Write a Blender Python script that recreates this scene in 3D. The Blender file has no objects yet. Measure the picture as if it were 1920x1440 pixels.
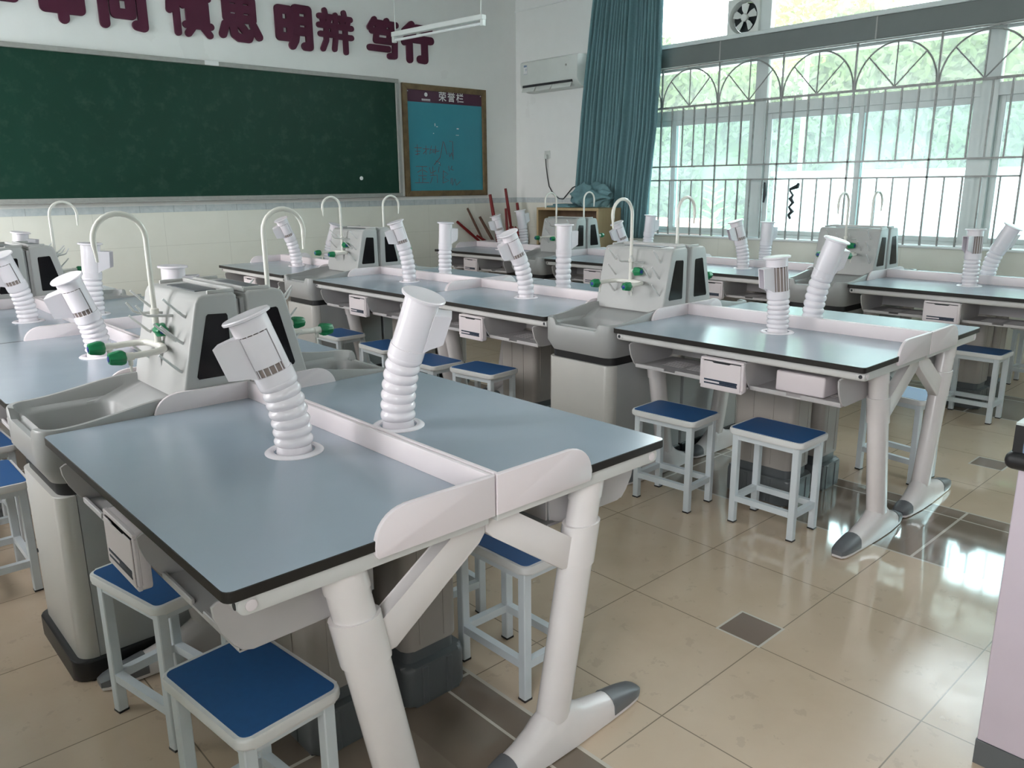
import bpy, bmesh, math, random
from mathutils import Vector, Matrix

# ------------------------------------------------------------------ camera, sky, light, exposure
sc = bpy.context.scene
COL = sc.collection
PI = math.pi
cam_d = bpy.data.cameras.new('camera')
cam = bpy.data.objects.new('camera', cam_d); COL.objects.link(cam)
CX, CY, CZ, YAW, PITCH, ROLL, FPX = -1.0477, -1.2011, 1.4333, 0.7394, 0.2452, 0.0096, 1487.94
fw = Vector((math.sin(YAW) * math.cos(PITCH), math.cos(YAW) * math.cos(PITCH), -math.sin(PITCH)))
rt = Vector((math.cos(YAW), -math.sin(YAW), 0)); dn = fw.cross(rt)
r2 = math.cos(ROLL) * rt + math.sin(ROLL) * dn; d2 = math.cos(ROLL) * dn - math.sin(ROLL) * rt
cm = Matrix((r2, -d2, -fw)).transposed().to_4x4(); cm.translation = (CX, CY, CZ)
cam.matrix_world = cm
cam_d.sensor_fit = 'HORIZONTAL'; cam_d.sensor_width = 36; cam_d.lens = FPX / 1920 * 36
cam_d.clip_start = 0.02; cam_d.clip_end = 300
sc.camera = cam

sc.view_settings.view_transform = 'Standard'; sc.view_settings.look = 'None'
sc.view_settings.gamma = 1.0; sc.view_settings.use_curve_mapping = False
sc.view_settings.exposure = 1.68
sc.cycles.max_bounces = 10; sc.cycles.diffuse_bounces = 6; sc.cycles.glossy_bounces = 4
sc.cycles.transparent_max_bounces = 16; sc.cycles.transmission_bounces = 6
sc.cycles.sample_clamp_indirect = 6.0
sc.cycles.use_denoising = True

SKY = 5.2
w = bpy.data.worlds.new('sky'); sc.world = w; w.use_nodes = True
wn = w.node_tree; wn.nodes.clear()
tc = wn.nodes.new('ShaderNodeTexCoord'); sep = wn.nodes.new('ShaderNodeSeparateXYZ')
rmp = wn.nodes.new('ShaderNodeValToRGB'); nz = wn.nodes.new('ShaderNodeTexNoise')
crm = wn.nodes.new('ShaderNodeValToRGB'); mx = wn.nodes.new('ShaderNodeMixRGB')
bg = wn.nodes.new('ShaderNodeBackground'); wo = wn.nodes.new('ShaderNodeOutputWorld')
L_ = wn.links.new
L_(tc.outputs['Generated'], sep.inputs[0]); L_(sep.outputs['Z'], rmp.inputs[0])
rmp.color_ramp.elements[0].position = 0.0; rmp.color_ramp.elements[0].color = (1.0, 0.905, 0.90, 1)
rmp.color_ramp.elements[1].position = 0.75; rmp.color_ramp.elements[1].color = (1.0, 0.92, 0.935, 1)
nz.inputs['Scale'].default_value = 3.0; nz.inputs['Detail'].default_value = 4
L_(tc.outputs['Generated'], nz.inputs['Vector']); L_(nz.outputs['Fac'], crm.inputs[0])
crm.color_ramp.elements[0].position = 0.4; crm.color_ramp.elements[0].color = (0.70, 0.85, 0.92, 1)
crm.color_ramp.elements[1].position = 0.6; crm.color_ramp.elements[1].color = (1, 1, 1, 1)
mx.blend_type = 'MULTIPLY'; mx.inputs[0].default_value = 0.6
L_(rmp.outputs[0], mx.inputs[1]); L_(crm.outputs[0], mx.inputs[2]); L_(mx.outputs[0], bg.inputs['Color'])
bg.inputs['Strength'].default_value = SKY
L_(bg.outputs[0], wo.inputs[0])


def portal(name, loc, rot, sx, sy):
    ld = bpy.data.lights.new(name, 'AREA'); ld.shape = 'RECTANGLE'; ld.size = sx; ld.size_y = sy
    ld.cycles.is_portal = True
    o = bpy.data.objects.new(name, ld); COL.objects.link(o); o.location = loc; o.rotation_euler = rot


XW, YB, XL, YR, ZC = 6.0, 6.4, -1.62, -3.1, 3.72            # window wall, board wall, left wall, rear wall, ceiling
WIN_Y0, WIN_Y1 = -2.86, 5.065
portal('daylight_portal_low', (6.2, (WIN_Y0 + WIN_Y1) / 2, 1.74), (0, PI / 2, 0), 1.68, WIN_Y1 - WIN_Y0)
portal('daylight_portal_high', (6.2, (WIN_Y0 + WIN_Y1) / 2, 3.15), (0, PI / 2, 0), 0.72, WIN_Y1 - WIN_Y0)
LEFT_WINS = [(-1.9, -0.7), (1.5, 2.6), (4.45, 6.25)]
for a_, b_ in LEFT_WINS:
    portal('daylight_portal_left', (XL - 0.1, (a_ + b_) / 2, 1.85), (0, -PI / 2, 0), 1.9, b_ - a_)

# ------------------------------------------------------------------ helpers: meshes
random.seed(7)


def newbm():
    return bmesh.new()


def setmat(fs, m):
    for f in fs:
        f.material_index = m


def bx(bm, x0, x1, y0, y1, z0, z1, bev=0.0, seg=2, mat=0, mtx=None):
    r = bmesh.ops.create_cube(bm, size=1.0)
    vs = r['verts']
    for v in vs:
        v.co = Vector(((x0 + x1) / 2 + v.co.x * (x1 - x0), (y0 + y1) / 2 + v.co.y * (y1 - y0), (z0 + z1) / 2 + v.co.z * (z1 - z0)))
    fs = list({f for v in vs for f in v.link_faces})
    setmat(fs, mat)
    if bev > 0:
        es = list({e for v in vs for e in v.link_edges})
        rr = bmesh.ops.bevel(bm, geom=es, offset=bev, segments=seg, profile=0.5, affect='EDGES', clamp_overlap=True)
        setmat(rr['faces'], mat)
        vs = list({v for f in rr['faces'] for v in f.verts})
        vs = _grow(vs)
    if mtx is not None:
        bmesh.ops.transform(bm, matrix=mtx, verts=vs)
    return vs


def _grow(vs):
    seen = set(vs); st = list(vs)
    while st:
        v = st.pop()
        for e in v.link_edges:
            o = e.other_vert(v)
            if o not in seen:
                seen.add(o); st.append(o)
    return list(seen)


def rrect(x0, x1, y0, y1, r, n=5, corners=(1, 1, 1, 1)):
    """rounded rectangle, counter clockwise from lower left"""
    pts = []
    cs = [(x0 + r, y0 + r, PI), (x1 - r, y0 + r, 1.5 * PI), (x1 - r, y1 - r, 0), (x0 + r, y1 - r, 0.5 * PI)]
    sq = [(x0, y0), (x1, y0), (x1, y1), (x0, y1)]
    for k, (cx, cy, a) in enumerate(cs):
        if corners[k] and r > 0:
            for i in range(n + 1):
                t = a + 0.5 * PI * i / n
                pts.append((cx + r * math.cos(t), cy + r * math.sin(t)))
        else:
            pts.append(sq[k])
    return pts


def to3(p, plane, c):
    if plane == 'xy':
        return Vector((p[0], p[1], c))
    if plane == 'xz':
        return Vector((p[0], c, p[1]))
    return Vector((c, p[0], p[1]))


def prism(bm, pts, plane, a, b, mat=0, capmat=None, bev=0.0, seg=2):
    A = [bm.verts.new(to3(p, plane, a)) for p in pts]
    B = [bm.verts.new(to3(p, plane, b)) for p in pts]
    n = len(pts); fs = []
    for i in range(n):
        fs.append(bm.faces.new((A[i], A[(i + 1) % n], B[(i + 1) % n], B[i])))
    setmat(fs, mat)
    fa = bm.faces.new(A[::-1]); fb = bm.faces.new(B)
    fa.material_index = mat; fb.material_index = mat if capmat is None else capmat
    if bev > 0:
        es = list(fa.edges) + list(fb.edges)
        bmesh.ops.bevel(bm, geom=es, offset=bev, segments=seg, profile=0.5, affect='EDGES', clamp_overlap=True)
    return A + B


def ring(bm, pts):
    return [bm.verts.new(p) for p in pts]


def skin(bm, rings, mat=0, cap0=True, cap1=True, closed=True):
    n = len(rings[0]); fs = []
    for k in range(len(rings) - 1):
        a, b = rings[k], rings[k + 1]
        for i in range(n if closed else n - 1):
            j = (i + 1) % n
            fs.append(bm.faces.new((a[i], a[j], b[j], b[i])))
    if cap0:
        fs.append(bm.faces.new(rings[0][::-1]))
    if cap1:
        fs.append(bm.faces.new(rings[-1]))
    setmat(fs, mat)
    return fs


def tube(bm, path, rad, seg=10, mat=0, caps=True, ell=None, ref=None):
    path = [Vector(p) for p in path]; n = len(path)
    rs = rad if isinstance(rad, (list, tuple)) else [rad] * n
    tang = []
    for i in range(n):
        t = (path[min(i + 1, n - 1)] - path[max(i - 1, 0)])
        tang.append(t.normalized())
    up = Vector(ref) if ref else (Vector((0, 0, 1)) if abs(tang[0].z) < 0.9 else Vector((1, 0, 0)))
    u = (up - tang[0] * up.dot(tang[0])).normalized()
    rings = []
    for i in range(n):
        u = (u - tang[i] * u.dot(tang[i])).normalized(); v = tang[i].cross(u)
        e = ell or (1, 1)
        rings.append(ring(bm, [path[i] + u * (rs[i] * e[0] * math.cos(2 * PI * k / seg)) + v * (rs[i] * e[1] * math.sin(2 * PI * k / seg)) for k in range(seg)]))
    return skin(bm, rings, mat, caps, caps)


def lathe(bm, prof, seg=24, mtx=None, mat=0, caps=True):
    m = mtx or Matrix()
    rings = [ring(bm, [m @ Vector((r * math.cos(2 * PI * k / seg), r * math.sin(2 * PI * k / seg), z)) for k in range(seg)]) for r, z in prof]
    return skin(bm, rings, mat, caps, caps)


def frame_to(p, z, xref=(1, 0, 0)):
    z = Vector(z).normalized(); x = Vector(xref); x = (x - z * x.dot(z))
    if x.length < 1e-4:
        x = Vector((0, 1, 0)) - z * z.y
    x.normalize(); y = z.cross(x)
    m = Matrix((x, y, z)).transposed().to_4x4(); m.translation = Vector(p)
    return m


def obj(name, bm, mats, parent=None, loc=None, rz=0.0, smooth=35):
    me = bpy.data.meshes.new(name)
    bmesh.ops.recalc_face_normals(bm, faces=bm.faces[:])
    bm.to_mesh(me); bm.free()
    for m in (mats if isinstance(mats, (list, tuple)) else [mats]):
        me.materials.append(m)
    if smooth:
        me.shade_smooth(); me.set_sharp_from_angle(angle=math.radians(smooth))
    o = bpy.data.objects.new(name, me); COL.objects.link(o)
    if parent is not None:
        o.parent = parent
    if loc is not None:
        o.location = loc
    o.rotation_euler = (0, 0, rz)
    return o


def tag(o, label, cat, group=None, kind=None):
    if label: o['label'] = label
    if cat: o['category'] = cat
    if group: o['group'] = group
    if kind: o['kind'] = kind
    return o


def thing(name, label, cat, loc=(0, 0, 0), rz=0.0, group=None):
    o = bpy.data.objects.new(name, None); COL.objects.link(o)
    o.empty_display_size = 0.1; o.location = loc; o.rotation_euler = (0, 0, rz)
    return tag(o, label, cat, group)


def struct(name, bm, mats, parent=None, smooth=35):
    o = obj(name, bm, mats, parent, smooth=smooth)
    if parent is None: o['kind'] = 'structure'
    return o


def children(o):
    return list(o.children)


def copy_tree(o, parent=None, skip=()):
    c = o.copy(); COL.objects.link(c)
    if parent is not None: c.parent = parent
    for ch in children(o):
        if ch.name.split('.')[0] not in skip:
            copy_tree(ch, c, skip)
    return c


# ------------------------------------------------------------------ helpers: materials
class S:
    """a node socket with arithmetic"""
    def __init__(s, nt, o): s.nt, s.o = nt, o
    def _m(s, op, *a):
        n = s.nt.nodes.new('ShaderNodeMath'); n.operation = op
        for i, x in enumerate((s,) + a):
            if isinstance(x, S): s.nt.links.new(x.o, n.inputs[i])
            else: n.inputs[i].default_value = x
        return S(s.nt, n.outputs[0])
    def __add__(s, b): return s._m('ADD', b)
    def __sub__(s, b): return s._m('SUBTRACT', b)
    def __mul__(s, b): return s._m('MULTIPLY', b)
    def gt(s, b): return s._m('GREATER_THAN', b)
    def lt(s, b): return s._m('LESS_THAN', b)
    def mx(s, b): return s._m('MAXIMUM', b)
    def mn(s, b): return s._m('MINIMUM', b)
    def frac(s): return s._m('FRACT')
    def fl(s): return s._m('FLOOR')
    def ab(s): return s._m('ABSOLUTE')
    def inv(s): return s._m('MULTIPLY', -1.0) + 1.0
    def between(s, a, b): return s.gt(a) * s.lt(b)


def new_mat(name):
    m = bpy.data.materials.new(name); m.use_nodes = True
    nt = m.node_tree; b = nt.nodes['Principled BSDF']
    return m, nt, b


def noise(nt, scale, detail=3, coord='Object', rough=0.5):
    t = nt.nodes.new('ShaderNodeTexCoord'); n = nt.nodes.new('ShaderNodeTexNoise')
    n.inputs['Scale'].default_value = scale; n.inputs['Detail'].default_value = detail; n.inputs['Roughness'].default_value = rough
    nt.links.new(t.outputs[coord], n.inputs['Vector'])
    return S(nt, n.outputs['Fac'])


def mixc(nt, fac, a, b):
    n = nt.nodes.new('ShaderNodeMixRGB')
    for i, x in ((0, fac), (1, a), (2, b)):
        if isinstance(x, S): nt.links.new(x.o, n.inputs[i])
        elif i == 0: n.inputs[0].default_value = x
        else: n.inputs[i].default_value = (*x, 1)
    return S(nt, n.outputs[0])


def bump(nt, b, h, strength=0.1, dist=0.01):
    n = nt.nodes.new('ShaderNodeBump'); n.inputs['Strength'].default_value = strength; n.inputs['Distance'].default_value = dist
    nt.links.new(h.o, n.inputs['Height']); nt.links.new(n.outputs[0], b.inputs['Normal'])


def mat(name, col, rough=0.5, spec=0.5, var=0.04, scale=9.0, metal=0.0, bmp=0.0, bscale=120, coat=0.0):
    m, nt, b = new_mat(name)
    f = noise(nt, scale, 4)
    lo = tuple(max(0, c * (1 - var * 2)) for c in col); hi = tuple(min(1, c * (1 + var)) for c in col)
    nt.links.new(mixc(nt, f, lo, hi).o, b.inputs['Base Color'])
    rr = f * 0.08 + (rough - 0.04)
    nt.links.new(rr.o, b.inputs['Roughness'])
    b.inputs['Specular IOR Level'].default_value = spec; b.inputs['Metallic'].default_value = metal
    b.inputs['Coat Weight'].default_value = coat
    if bmp: bump(nt, b, noise(nt, bscale, 2), bmp, 0.002)
    return m


M = {}
M['laminate'] = mat('grey_blue_laminate', (0.315, 0.365, 0.425), 0.22, 0.65, 0.03, 5)
M['edge'] = mat('dark_brown_board_edge', (0.017, 0.0145, 0.0125), 0.5, 0.35)
M['white'] = mat('white_moulded_plastic', (0.72, 0.645, 0.66), 0.32, 0.5, 0.02)
M['gloss'] = mat('glossy_white_plastic', (0.72, 0.70, 0.645), 0.16, 0.5, 0.02)
M['arm'] = mat('arm_white_plastic', (0.78, 0.73, 0.765), 0.20, 0.5, 0.02)
M['rail'] = mat('light_grey_rail', (0.60, 0.59, 0.575), 0.42)
M['tray'] = mat('grey_tray_plastic', (0.47, 0.445, 0.445), 0.45)
M['leg'] = mat('leg_white_enamel', (0.74, 0.69, 0.68), 0.22)
M['cap'] = mat('grey_foot_cap', (0.13, 0.135, 0.145), 0.35)
M['duct'] = mat('cream_duct_box', (0.38, 0.345, 0.315), 0.40)
M['ductbase'] = mat('charcoal_duct_base', (0.105, 0.115, 0.12), 0.38)
M['basin'] = mat('light_grey_basin', (0.33, 0.328, 0.322), 0.36, 0.5, 0.03, 6)
M['tower'] = mat('light_grey_tower', (0.405, 0.40, 0.39), 0.38, 0.5, 0.03, 6)
M['cabinet'] = mat('off_white_cabinet', (0.50, 0.48, 0.45), 0.40)
M['cabside'] = mat('grey_cabinet_side', (0.42, 0.425, 0.42), 0.45)
M['black'] = mat('black_rubber', (0.012, 0.012, 0.013), 0.42)
M['dark'] = mat('dark_slot', (0.02, 0.022, 0.026), 0.6)
M['window_panel'] = mat('black_gloss_panel', (0.005, 0.005, 0.006), 0.16, 0.22)
M['green'] = mat('green_knob_plastic', (0.006, 0.19, 0.07), 0.3)
M['blue'] = mat('blue_cap', (0.01, 0.03, 0.22), 0.35)
M['stripe'] = mat('dark_blue_stripe', (0.018, 0.032, 0.06), 0.4)
M['stool'] = mat('stool_white_enamel', (0.62, 0.66, 0.69), 0.35)
M['seat'] = mat('stool_white_edge', (0.70, 0.69, 0.68), 0.4)
M['pad'] = mat('blue_seat_laminate', (0.026, 0.105, 0.28), 0.45, 0.5, 0.08, 60)
M['chrome'] = mat('peg_grey', (0.64, 0.64, 0.63), 0.3)
M['maroon'] = mat('maroon_board', (0.085, 0.013, 0.036), 0.6, 0.3)
M['alu'] = mat('aluminium_frame', (0.33, 0.33, 0.31), 0.42, 0.5, 0.1, 30)
M['frame'] = mat('white_window_frame', (0.60, 0.64, 0.63), 0.35)
M['bar'] = mat('grey_steel_bar', (0.26, 0.265, 0.255), 0.28, 0.5, 0.1, 20)
M['beamg'] = mat('grey_beam_cladding', (0.135, 0.152, 0.147), 0.5)
M['curtain'] = mat('teal_curtain_cloth', (0.15, 0.265, 0.29), 0.85, 0.15, 0.1, 40, bmp=0.2, bscale=300)
M['red'] = mat('red_painted_wood', (0.20, 0.012, 0.012), 0.5, 0.4, 0.2, 30)
M['rawwood'] = mat('worn_brown_wood', (0.15, 0.085, 0.06), 0.7, 0.3, 0.2, 30)
M['ac'] = mat('white_appliance_plastic', (0.64, 0.66, 0.63), 0.35)
M['cord'] = mat('dark_cable', (0.03, 0.03, 0.03), 0.5)
M['lampwhite'] = mat('white_lamp_enamel', (0.70, 0.72, 0.70), 0.35)
M['tubeglass'] = mat('fluorescent_tube', (0.80, 0.82, 0.82), 0.15)
M['bark'] = mat('bark', (0.10, 0.075, 0.05), 0.9)
M['paper'] = mat('white_paint', (0.75, 0.75, 0.75), 0.6)
M['ink'] = mat('dull_red_marker', (0.20, 0.05, 0.06), 0.6)
M['cwhite'] = mat('counter_side_white', (0.52, 0.455, 0.515), 0.4)
M['cblue'] = mat('counter_blue_grey', (0.16, 0.22, 0.33), 0.4)
M['cnavy'] = mat('counter_navy', (0.02, 0.05, 0.11), 0.4)
M['crim'] = mat('counter_rim', (0.45, 0.50, 0.48), 0.4)
M['ceil'] = mat('white_ceiling_paint', (0.80, 0.80, 0.79), 0.8)


def m_leaf(name, a, b):
    m, nt, bs = new_mat(name)
    nt.links.new(mixc(nt, noise(nt, 1.3, 4), a, b).o, bs.inputs['Base Color'])
    bs.inputs['Roughness'].default_value = 0.6
    tr = nt.nodes.new('ShaderNodeBsdfTranslucent'); tr.inputs[0].default_value = (*b, 1)
    ms = nt.nodes.new('ShaderNodeMixShader'); ms.inputs[0].default_value = 0.4
    nt.links.new(bs.outputs[0], ms.inputs[1]); nt.links.new(tr.outputs[0], ms.inputs[2])
    nt.links.new(ms.outputs[0], nt.nodes['Material Output'].inputs[0])
    return m


M['leafA'] = m_leaf('tree_leaves_dark', (0.06, 0.15, 0.06), (0.22, 0.36, 0.14))
M['leafB'] = m_leaf('tree_leaves_pale', (0.14, 0.26, 0.08), (0.40, 0.50, 0.16))
M['leafH'] = m_leaf('hedge_leaves', (0.040, 0.080, 0.036), (0.105, 0.155, 0.045))
M['leafC'] = m_leaf('young_leaves', (0.16, 0.38, 0.06), (0.38, 0.60, 0.14))


def m_glass(name, k0, k1, tint=(0.965, 0.985, 0.98, 1)):
    m, nt, b = new_mat(name)
    t = nt.nodes.new('ShaderNodeBsdfTransparent'); t.inputs[0].default_value = tint
    tl = nt.nodes.new('ShaderNodeBsdfTranslucent'); tl.inputs[0].default_value = (0.88, 0.95, 0.945, 1)
    g = nt.nodes.new('ShaderNodeBsdfGlossy'); g.inputs['Roughness'].default_value = 0.03
    fr = nt.nodes.new('ShaderNodeFresnel'); fr.inputs[0].default_value = 1.25
    a = nt.nodes.new('ShaderNodeMixShader'); c = nt.nodes.new('ShaderNodeMixShader')
    f = noise(nt, 2.2, 5) * k1 + k0
    nt.links.new(f.o, a.inputs[0]); nt.links.new(t.outputs[0], a.inputs[1]); nt.links.new(tl.outputs[0], a.inputs[2])
    nt.links.new(fr.outputs[0], c.inputs[0]); nt.links.new(a.outputs[0], c.inputs[1]); nt.links.new(g.outputs[0], c.inputs[2])
    nt.links.new(c.outputs[0], nt.nodes['Material Output'].inputs[0])
    return m


M['glass'] = m_glass('dusty_window_glass', 0.02, 0.13, (0.70, 0.86, 0.86, 1)); M['fanglass'] = m_glass('lightly_dusty_glass', 0.04, 0.10, (0.86, 0.94, 0.92, 1)); M['topglass'] = m_glass('top_light_glass', 0.01, 0.06, (0.88, 0.95, 0.95, 1)); M['clear'] = m_glass('clear_window_glass', 0.02, 0.06)


def xyz(nt):
    g = nt.nodes.new('ShaderNodeNewGeometry'); s = nt.nodes.new('ShaderNodeSeparateXYZ')
    nt.links.new(g.outputs['Position'], s.inputs[0])
    return [S(nt, s.outputs[i]) for i in range(3)]


def hash2(nt, a, b):
    c = nt.nodes.new('ShaderNodeCombineXYZ'); nt.links.new(a.o, c.inputs[0]); nt.links.new(b.o, c.inputs[1])
    n = nt.nodes.new('ShaderNodeTexWhiteNoise'); n.noise_dimensions = '2D'; nt.links.new(c.outputs[0], n.inputs['Vector'])
    return S(nt, n.outputs['Value'])


ISL = [0.0, 2.379, 4.725]                                    # centre lines of the three rows of desks
ISO = [0.0, 0.0, -0.02]
TX, TY, TS = 1.0423, -0.0612, 0.4983


def m_floor():
    m, nt, b = new_mat('beige_floor_tile')
    x, y, z = xyz(nt)
    u = (x - TX) * (1 / TS); v = (y - TY) * (1 / TS)
    gu = ((u + 20.0).frac() - 0.5).ab(); gv = ((v + 20.0).frac() - 0.5).ab()
    line = gu.mx(gv).gt(0.5 - 0.0038)
    h = hash2(nt, (u + 20.0).fl(), (v + 20.0).fl())
    cloud = noise(nt, 2.3, 6, 'Object', 0.6); fine = noise(nt, 14, 5, 'Object', 0.65)
    base = mixc(nt, cloud, (0.46, 0.345, 0.24), (0.64, 0.505, 0.385))
    base = mixc(nt, h * 0.35, base, (0.60, 0.47, 0.35))
    base = mixc(nt, fine.gt(0.62) * 0.25, base, (0.36, 0.29, 0.22))
    base = mixc(nt, line, base, (0.24, 0.185, 0.135))
    strip = None; wl = None
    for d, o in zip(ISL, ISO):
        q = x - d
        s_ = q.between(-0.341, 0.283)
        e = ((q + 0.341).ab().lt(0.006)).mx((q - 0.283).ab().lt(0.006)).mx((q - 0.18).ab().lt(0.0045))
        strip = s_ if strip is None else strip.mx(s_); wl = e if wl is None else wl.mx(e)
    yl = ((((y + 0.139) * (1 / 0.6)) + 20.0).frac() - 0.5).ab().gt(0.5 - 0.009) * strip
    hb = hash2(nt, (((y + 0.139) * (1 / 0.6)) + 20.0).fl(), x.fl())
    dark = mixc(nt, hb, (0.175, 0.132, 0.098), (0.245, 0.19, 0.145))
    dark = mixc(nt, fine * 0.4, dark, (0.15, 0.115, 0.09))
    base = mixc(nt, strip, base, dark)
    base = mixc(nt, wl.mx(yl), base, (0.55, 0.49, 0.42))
    ins = None; insl = None
    for cx in (1.117, 3.436):
        a = ((x - cx).ab()).mx((y - 0.012).ab())
        i0 = a.lt(0.073); i1 = a.lt(0.081)
        ins = i0 if ins is None else ins.mx(i0); insl = i1 if insl is None else insl.mx(i1)
    base = mixc(nt, insl, base, (0.58, 0.53, 0.47)); base = mixc(nt, ins, base, (0.20, 0.15, 0.12))
    nt.links.new(base.o, b.inputs['Base Color'])
    wet = noise(nt, 1.1, 3)
    r = fine * 0.10 + wet * 0.14 + 0.12
    r = r - strip * 0.05
    dx = (x - 2.35) * 0.9; dy = y + 0.15
    pud = ((dx * dx + dy * dy)._m('POWER', 0.5) * -1.0 + 1.15 + (cloud - 0.5) * 0.8).mx(0.0).mn(0.45) * (1 / 0.45)
    r = r * (pud * 0.68).inv()
    nt.links.new(r.mx(0.035).o, b.inputs['Roughness'])
    b.inputs['Specular IOR Level'].default_value = 0.7
    nt.links.new((pud * 0.62 + 0.08).o, b.inputs['Coat Weight']); nt.links.new((pud * -0.10 + 0.16).o, b.inputs['Coat Roughness']); b.inputs['Coat IOR'].default_value = 1.55
    bump(nt, b, fine * 0.25 + line.mx(wl).inv() * 0.6, 0.12, 0.002)
    return m


def m_wall(axis):
    """painted plaster above a tiled wainscot with a pale patterned border"""
    m, nt, b = new_mat('wall_paint_over_tiles')
    x, y, z = xyz(nt)
    t = x if axis == 'x' else y
    gu = (((t * (1 / 0.60)) + 20.33).frac() - 0.5).ab().gt(0.5 - 0.0028)
    gv = ((((z - 1.225) * (1 / 0.30)) + 20.0).frac() - 0.5).ab().gt(0.5 - 0.0055)
    fine = noise(nt, 7, 5); streak = noise(nt, 26, 4)
    tile = mixc(nt, fine, (0.74, 0.73, 0.65), (0.80, 0.79, 0.72))
    tile = mixc(nt, gu.mx(gv) * 0.45, tile, (0.45, 0.44, 0.38))
    bor = mixc(nt, streak, (0.40, 0.46, 0.48), (0.66, 0.68, 0.68))
    bor = mixc(nt, (((t * 3.333) + 20.33).frac() - 0.5).ab().gt(0.485), bor, (0.42, 0.45, 0.46))
    paint = mixc(nt, fine, (0.78, 0.775, 0.755), (0.83, 0.825, 0.81))
    paint = mixc(nt, noise(nt, 1.7, 6).gt(0.66) * 0.12, paint, (0.55, 0.53, 0.5))
    isb = z.lt(1.285); ist = z.lt(1.225)
    c = mixc(nt, isb, paint, bor); c = mixc(nt, ist, c, tile)
    nt.links.new(c.o, b.inputs['Base Color'])
    nt.links.new((isb * -0.66 + 0.82 + fine * 0.05).o, b.inputs['Roughness'])
    bump(nt, b, fine * 0.3 + gu.mx(gv).mx(isb.inv()).inv() * 0.3, 0.06, 0.002)
    return m


def m_board():
    m, nt, b = new_mat('green_chalkboard')
    n1 = noise(nt, 2.2, 6, 'Object', 0.65); n2 = noise(nt, 9, 6, 'Object', 0.7)
    c = mixc(nt, n1, (0.003, 0.030, 0.017), (0.008, 0.046, 0.029))
    c = mixc(nt, (n2 - 0.52).mx(0.0) * 0.55, c, (0.12, 0.19, 0.16))
    nt.links.new(c.o, b.inputs['Base Color']); b.inputs['Roughness'].default_value = 0.5
    b.inputs['Specular IOR Level'].default_value = 0.26
    return m


def m_wood(name, a, b_, sc_=(1, 12, 12), rough=0.5):
    m, nt, b = new_mat(name)
    t = nt.nodes.new('ShaderNodeTexCoord'); mp = nt.nodes.new('ShaderNodeMapping'); mp.inputs['Scale'].default_value = sc_
    n = nt.nodes.new('ShaderNodeTexNoise'); n.inputs['Scale'].default_value = 3; n.inputs['Detail'].default_value = 6
    nt.links.new(t.outputs['Object'], mp.inputs[0]); nt.links.new(mp.outputs[0], n.inputs['Vector'])
    c = mixc(nt, S(nt, n.outputs['Fac']), a, b_)
    nt.links.new(c.o, b.inputs['Base Color']); b.inputs['Roughness'].default_value = rough
    return m


M['floor'] = m_floor(); M['wx'] = m_wall('x'); M['wy'] = m_wall('y'); M['board'] = m_board()
M['oak'] = m_wood('pale_cabinet_wood', (0.36, 0.25, 0.13), (0.50, 0.37, 0.21), (8, 8, 1))
M['oakdark'] = m_wood('brown_cabinet_back', (0.13, 0.075, 0.045), (0.19, 0.115, 0.07), (8, 8, 1), 0.6)
M['oldframe'] = m_wood('mottled_brown_frame', (0.05, 0.03, 0.012), (0.24, 0.16, 0.07), (5, 5, 5), 0.55)
M['teal'] = mat('teal_board', (0.045, 0.27, 0.345), 0.4, 0.4, 0.08, 3)
M['header'] = mat('plum_header', (0.075, 0.020, 0.048), 0.45)
M['tilegrey'] = mat('pale_render', (0.80, 0.82, 0.82), 0.8)
M['ground'] = mat('pale_yard_ground', (0.60, 0.66, 0.66), 0.9, 0.3, 0.1, 0.6)
M['court_red'] = mat('court_red', (0.55, 0.18, 0.13), 0.8)
M['court_blue'] = mat('court_blue', (0.12, 0.38, 0.45), 0.8)

# ------------------------------------------------------------------ the setting
T = 0.24
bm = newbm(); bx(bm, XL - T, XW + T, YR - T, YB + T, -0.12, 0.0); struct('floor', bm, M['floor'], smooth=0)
bm = newbm(); bx(bm, XL - T, XW + T, YR - T, YB + T, ZC, ZC + 0.15); struct('ceiling', bm, M['ceil'], smooth=0)
bm = newbm(); bx(bm, XL - T, XW + T, YB, YB + T, 0, ZC); struct('wall_front', bm, M['wx'], smooth=0)
bm = newbm(); bx(bm, XL - T, XW + T, YR - T, YR, 0, ZC); struct('wall_back', bm, M['wx'], smooth=0)
bm = newbm()
bx(bm, XW, XW + T, YR, YB, 0, 0.895)
bx(bm, XW, XW + T, WIN_Y1, YB, 0.895, ZC)
bx(bm, XW, XW + T, YR, WIN_Y0, 0.895, ZC)
bx(bm, XW, XW + T, WIN_Y0, WIN_Y1, 3.52, ZC)
struct('wall_right', bm, M['wy'], smooth=0)
bm = newbm()
bx(bm, XL - T, XL, YR, YB, 0, 0.9); bx(bm, XL - T, XL, YR, YB, 2.8, ZC)
ys = [YR] + [v for ab in LEFT_WINS for v in ab] + [YB]
for i in range(0, len(ys), 2):
    bx(bm, XL - T, XL, ys[i], ys[i + 1], 0.9, 2.8)
struct('wall_left', bm, M['wy'], smooth=0)
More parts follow.
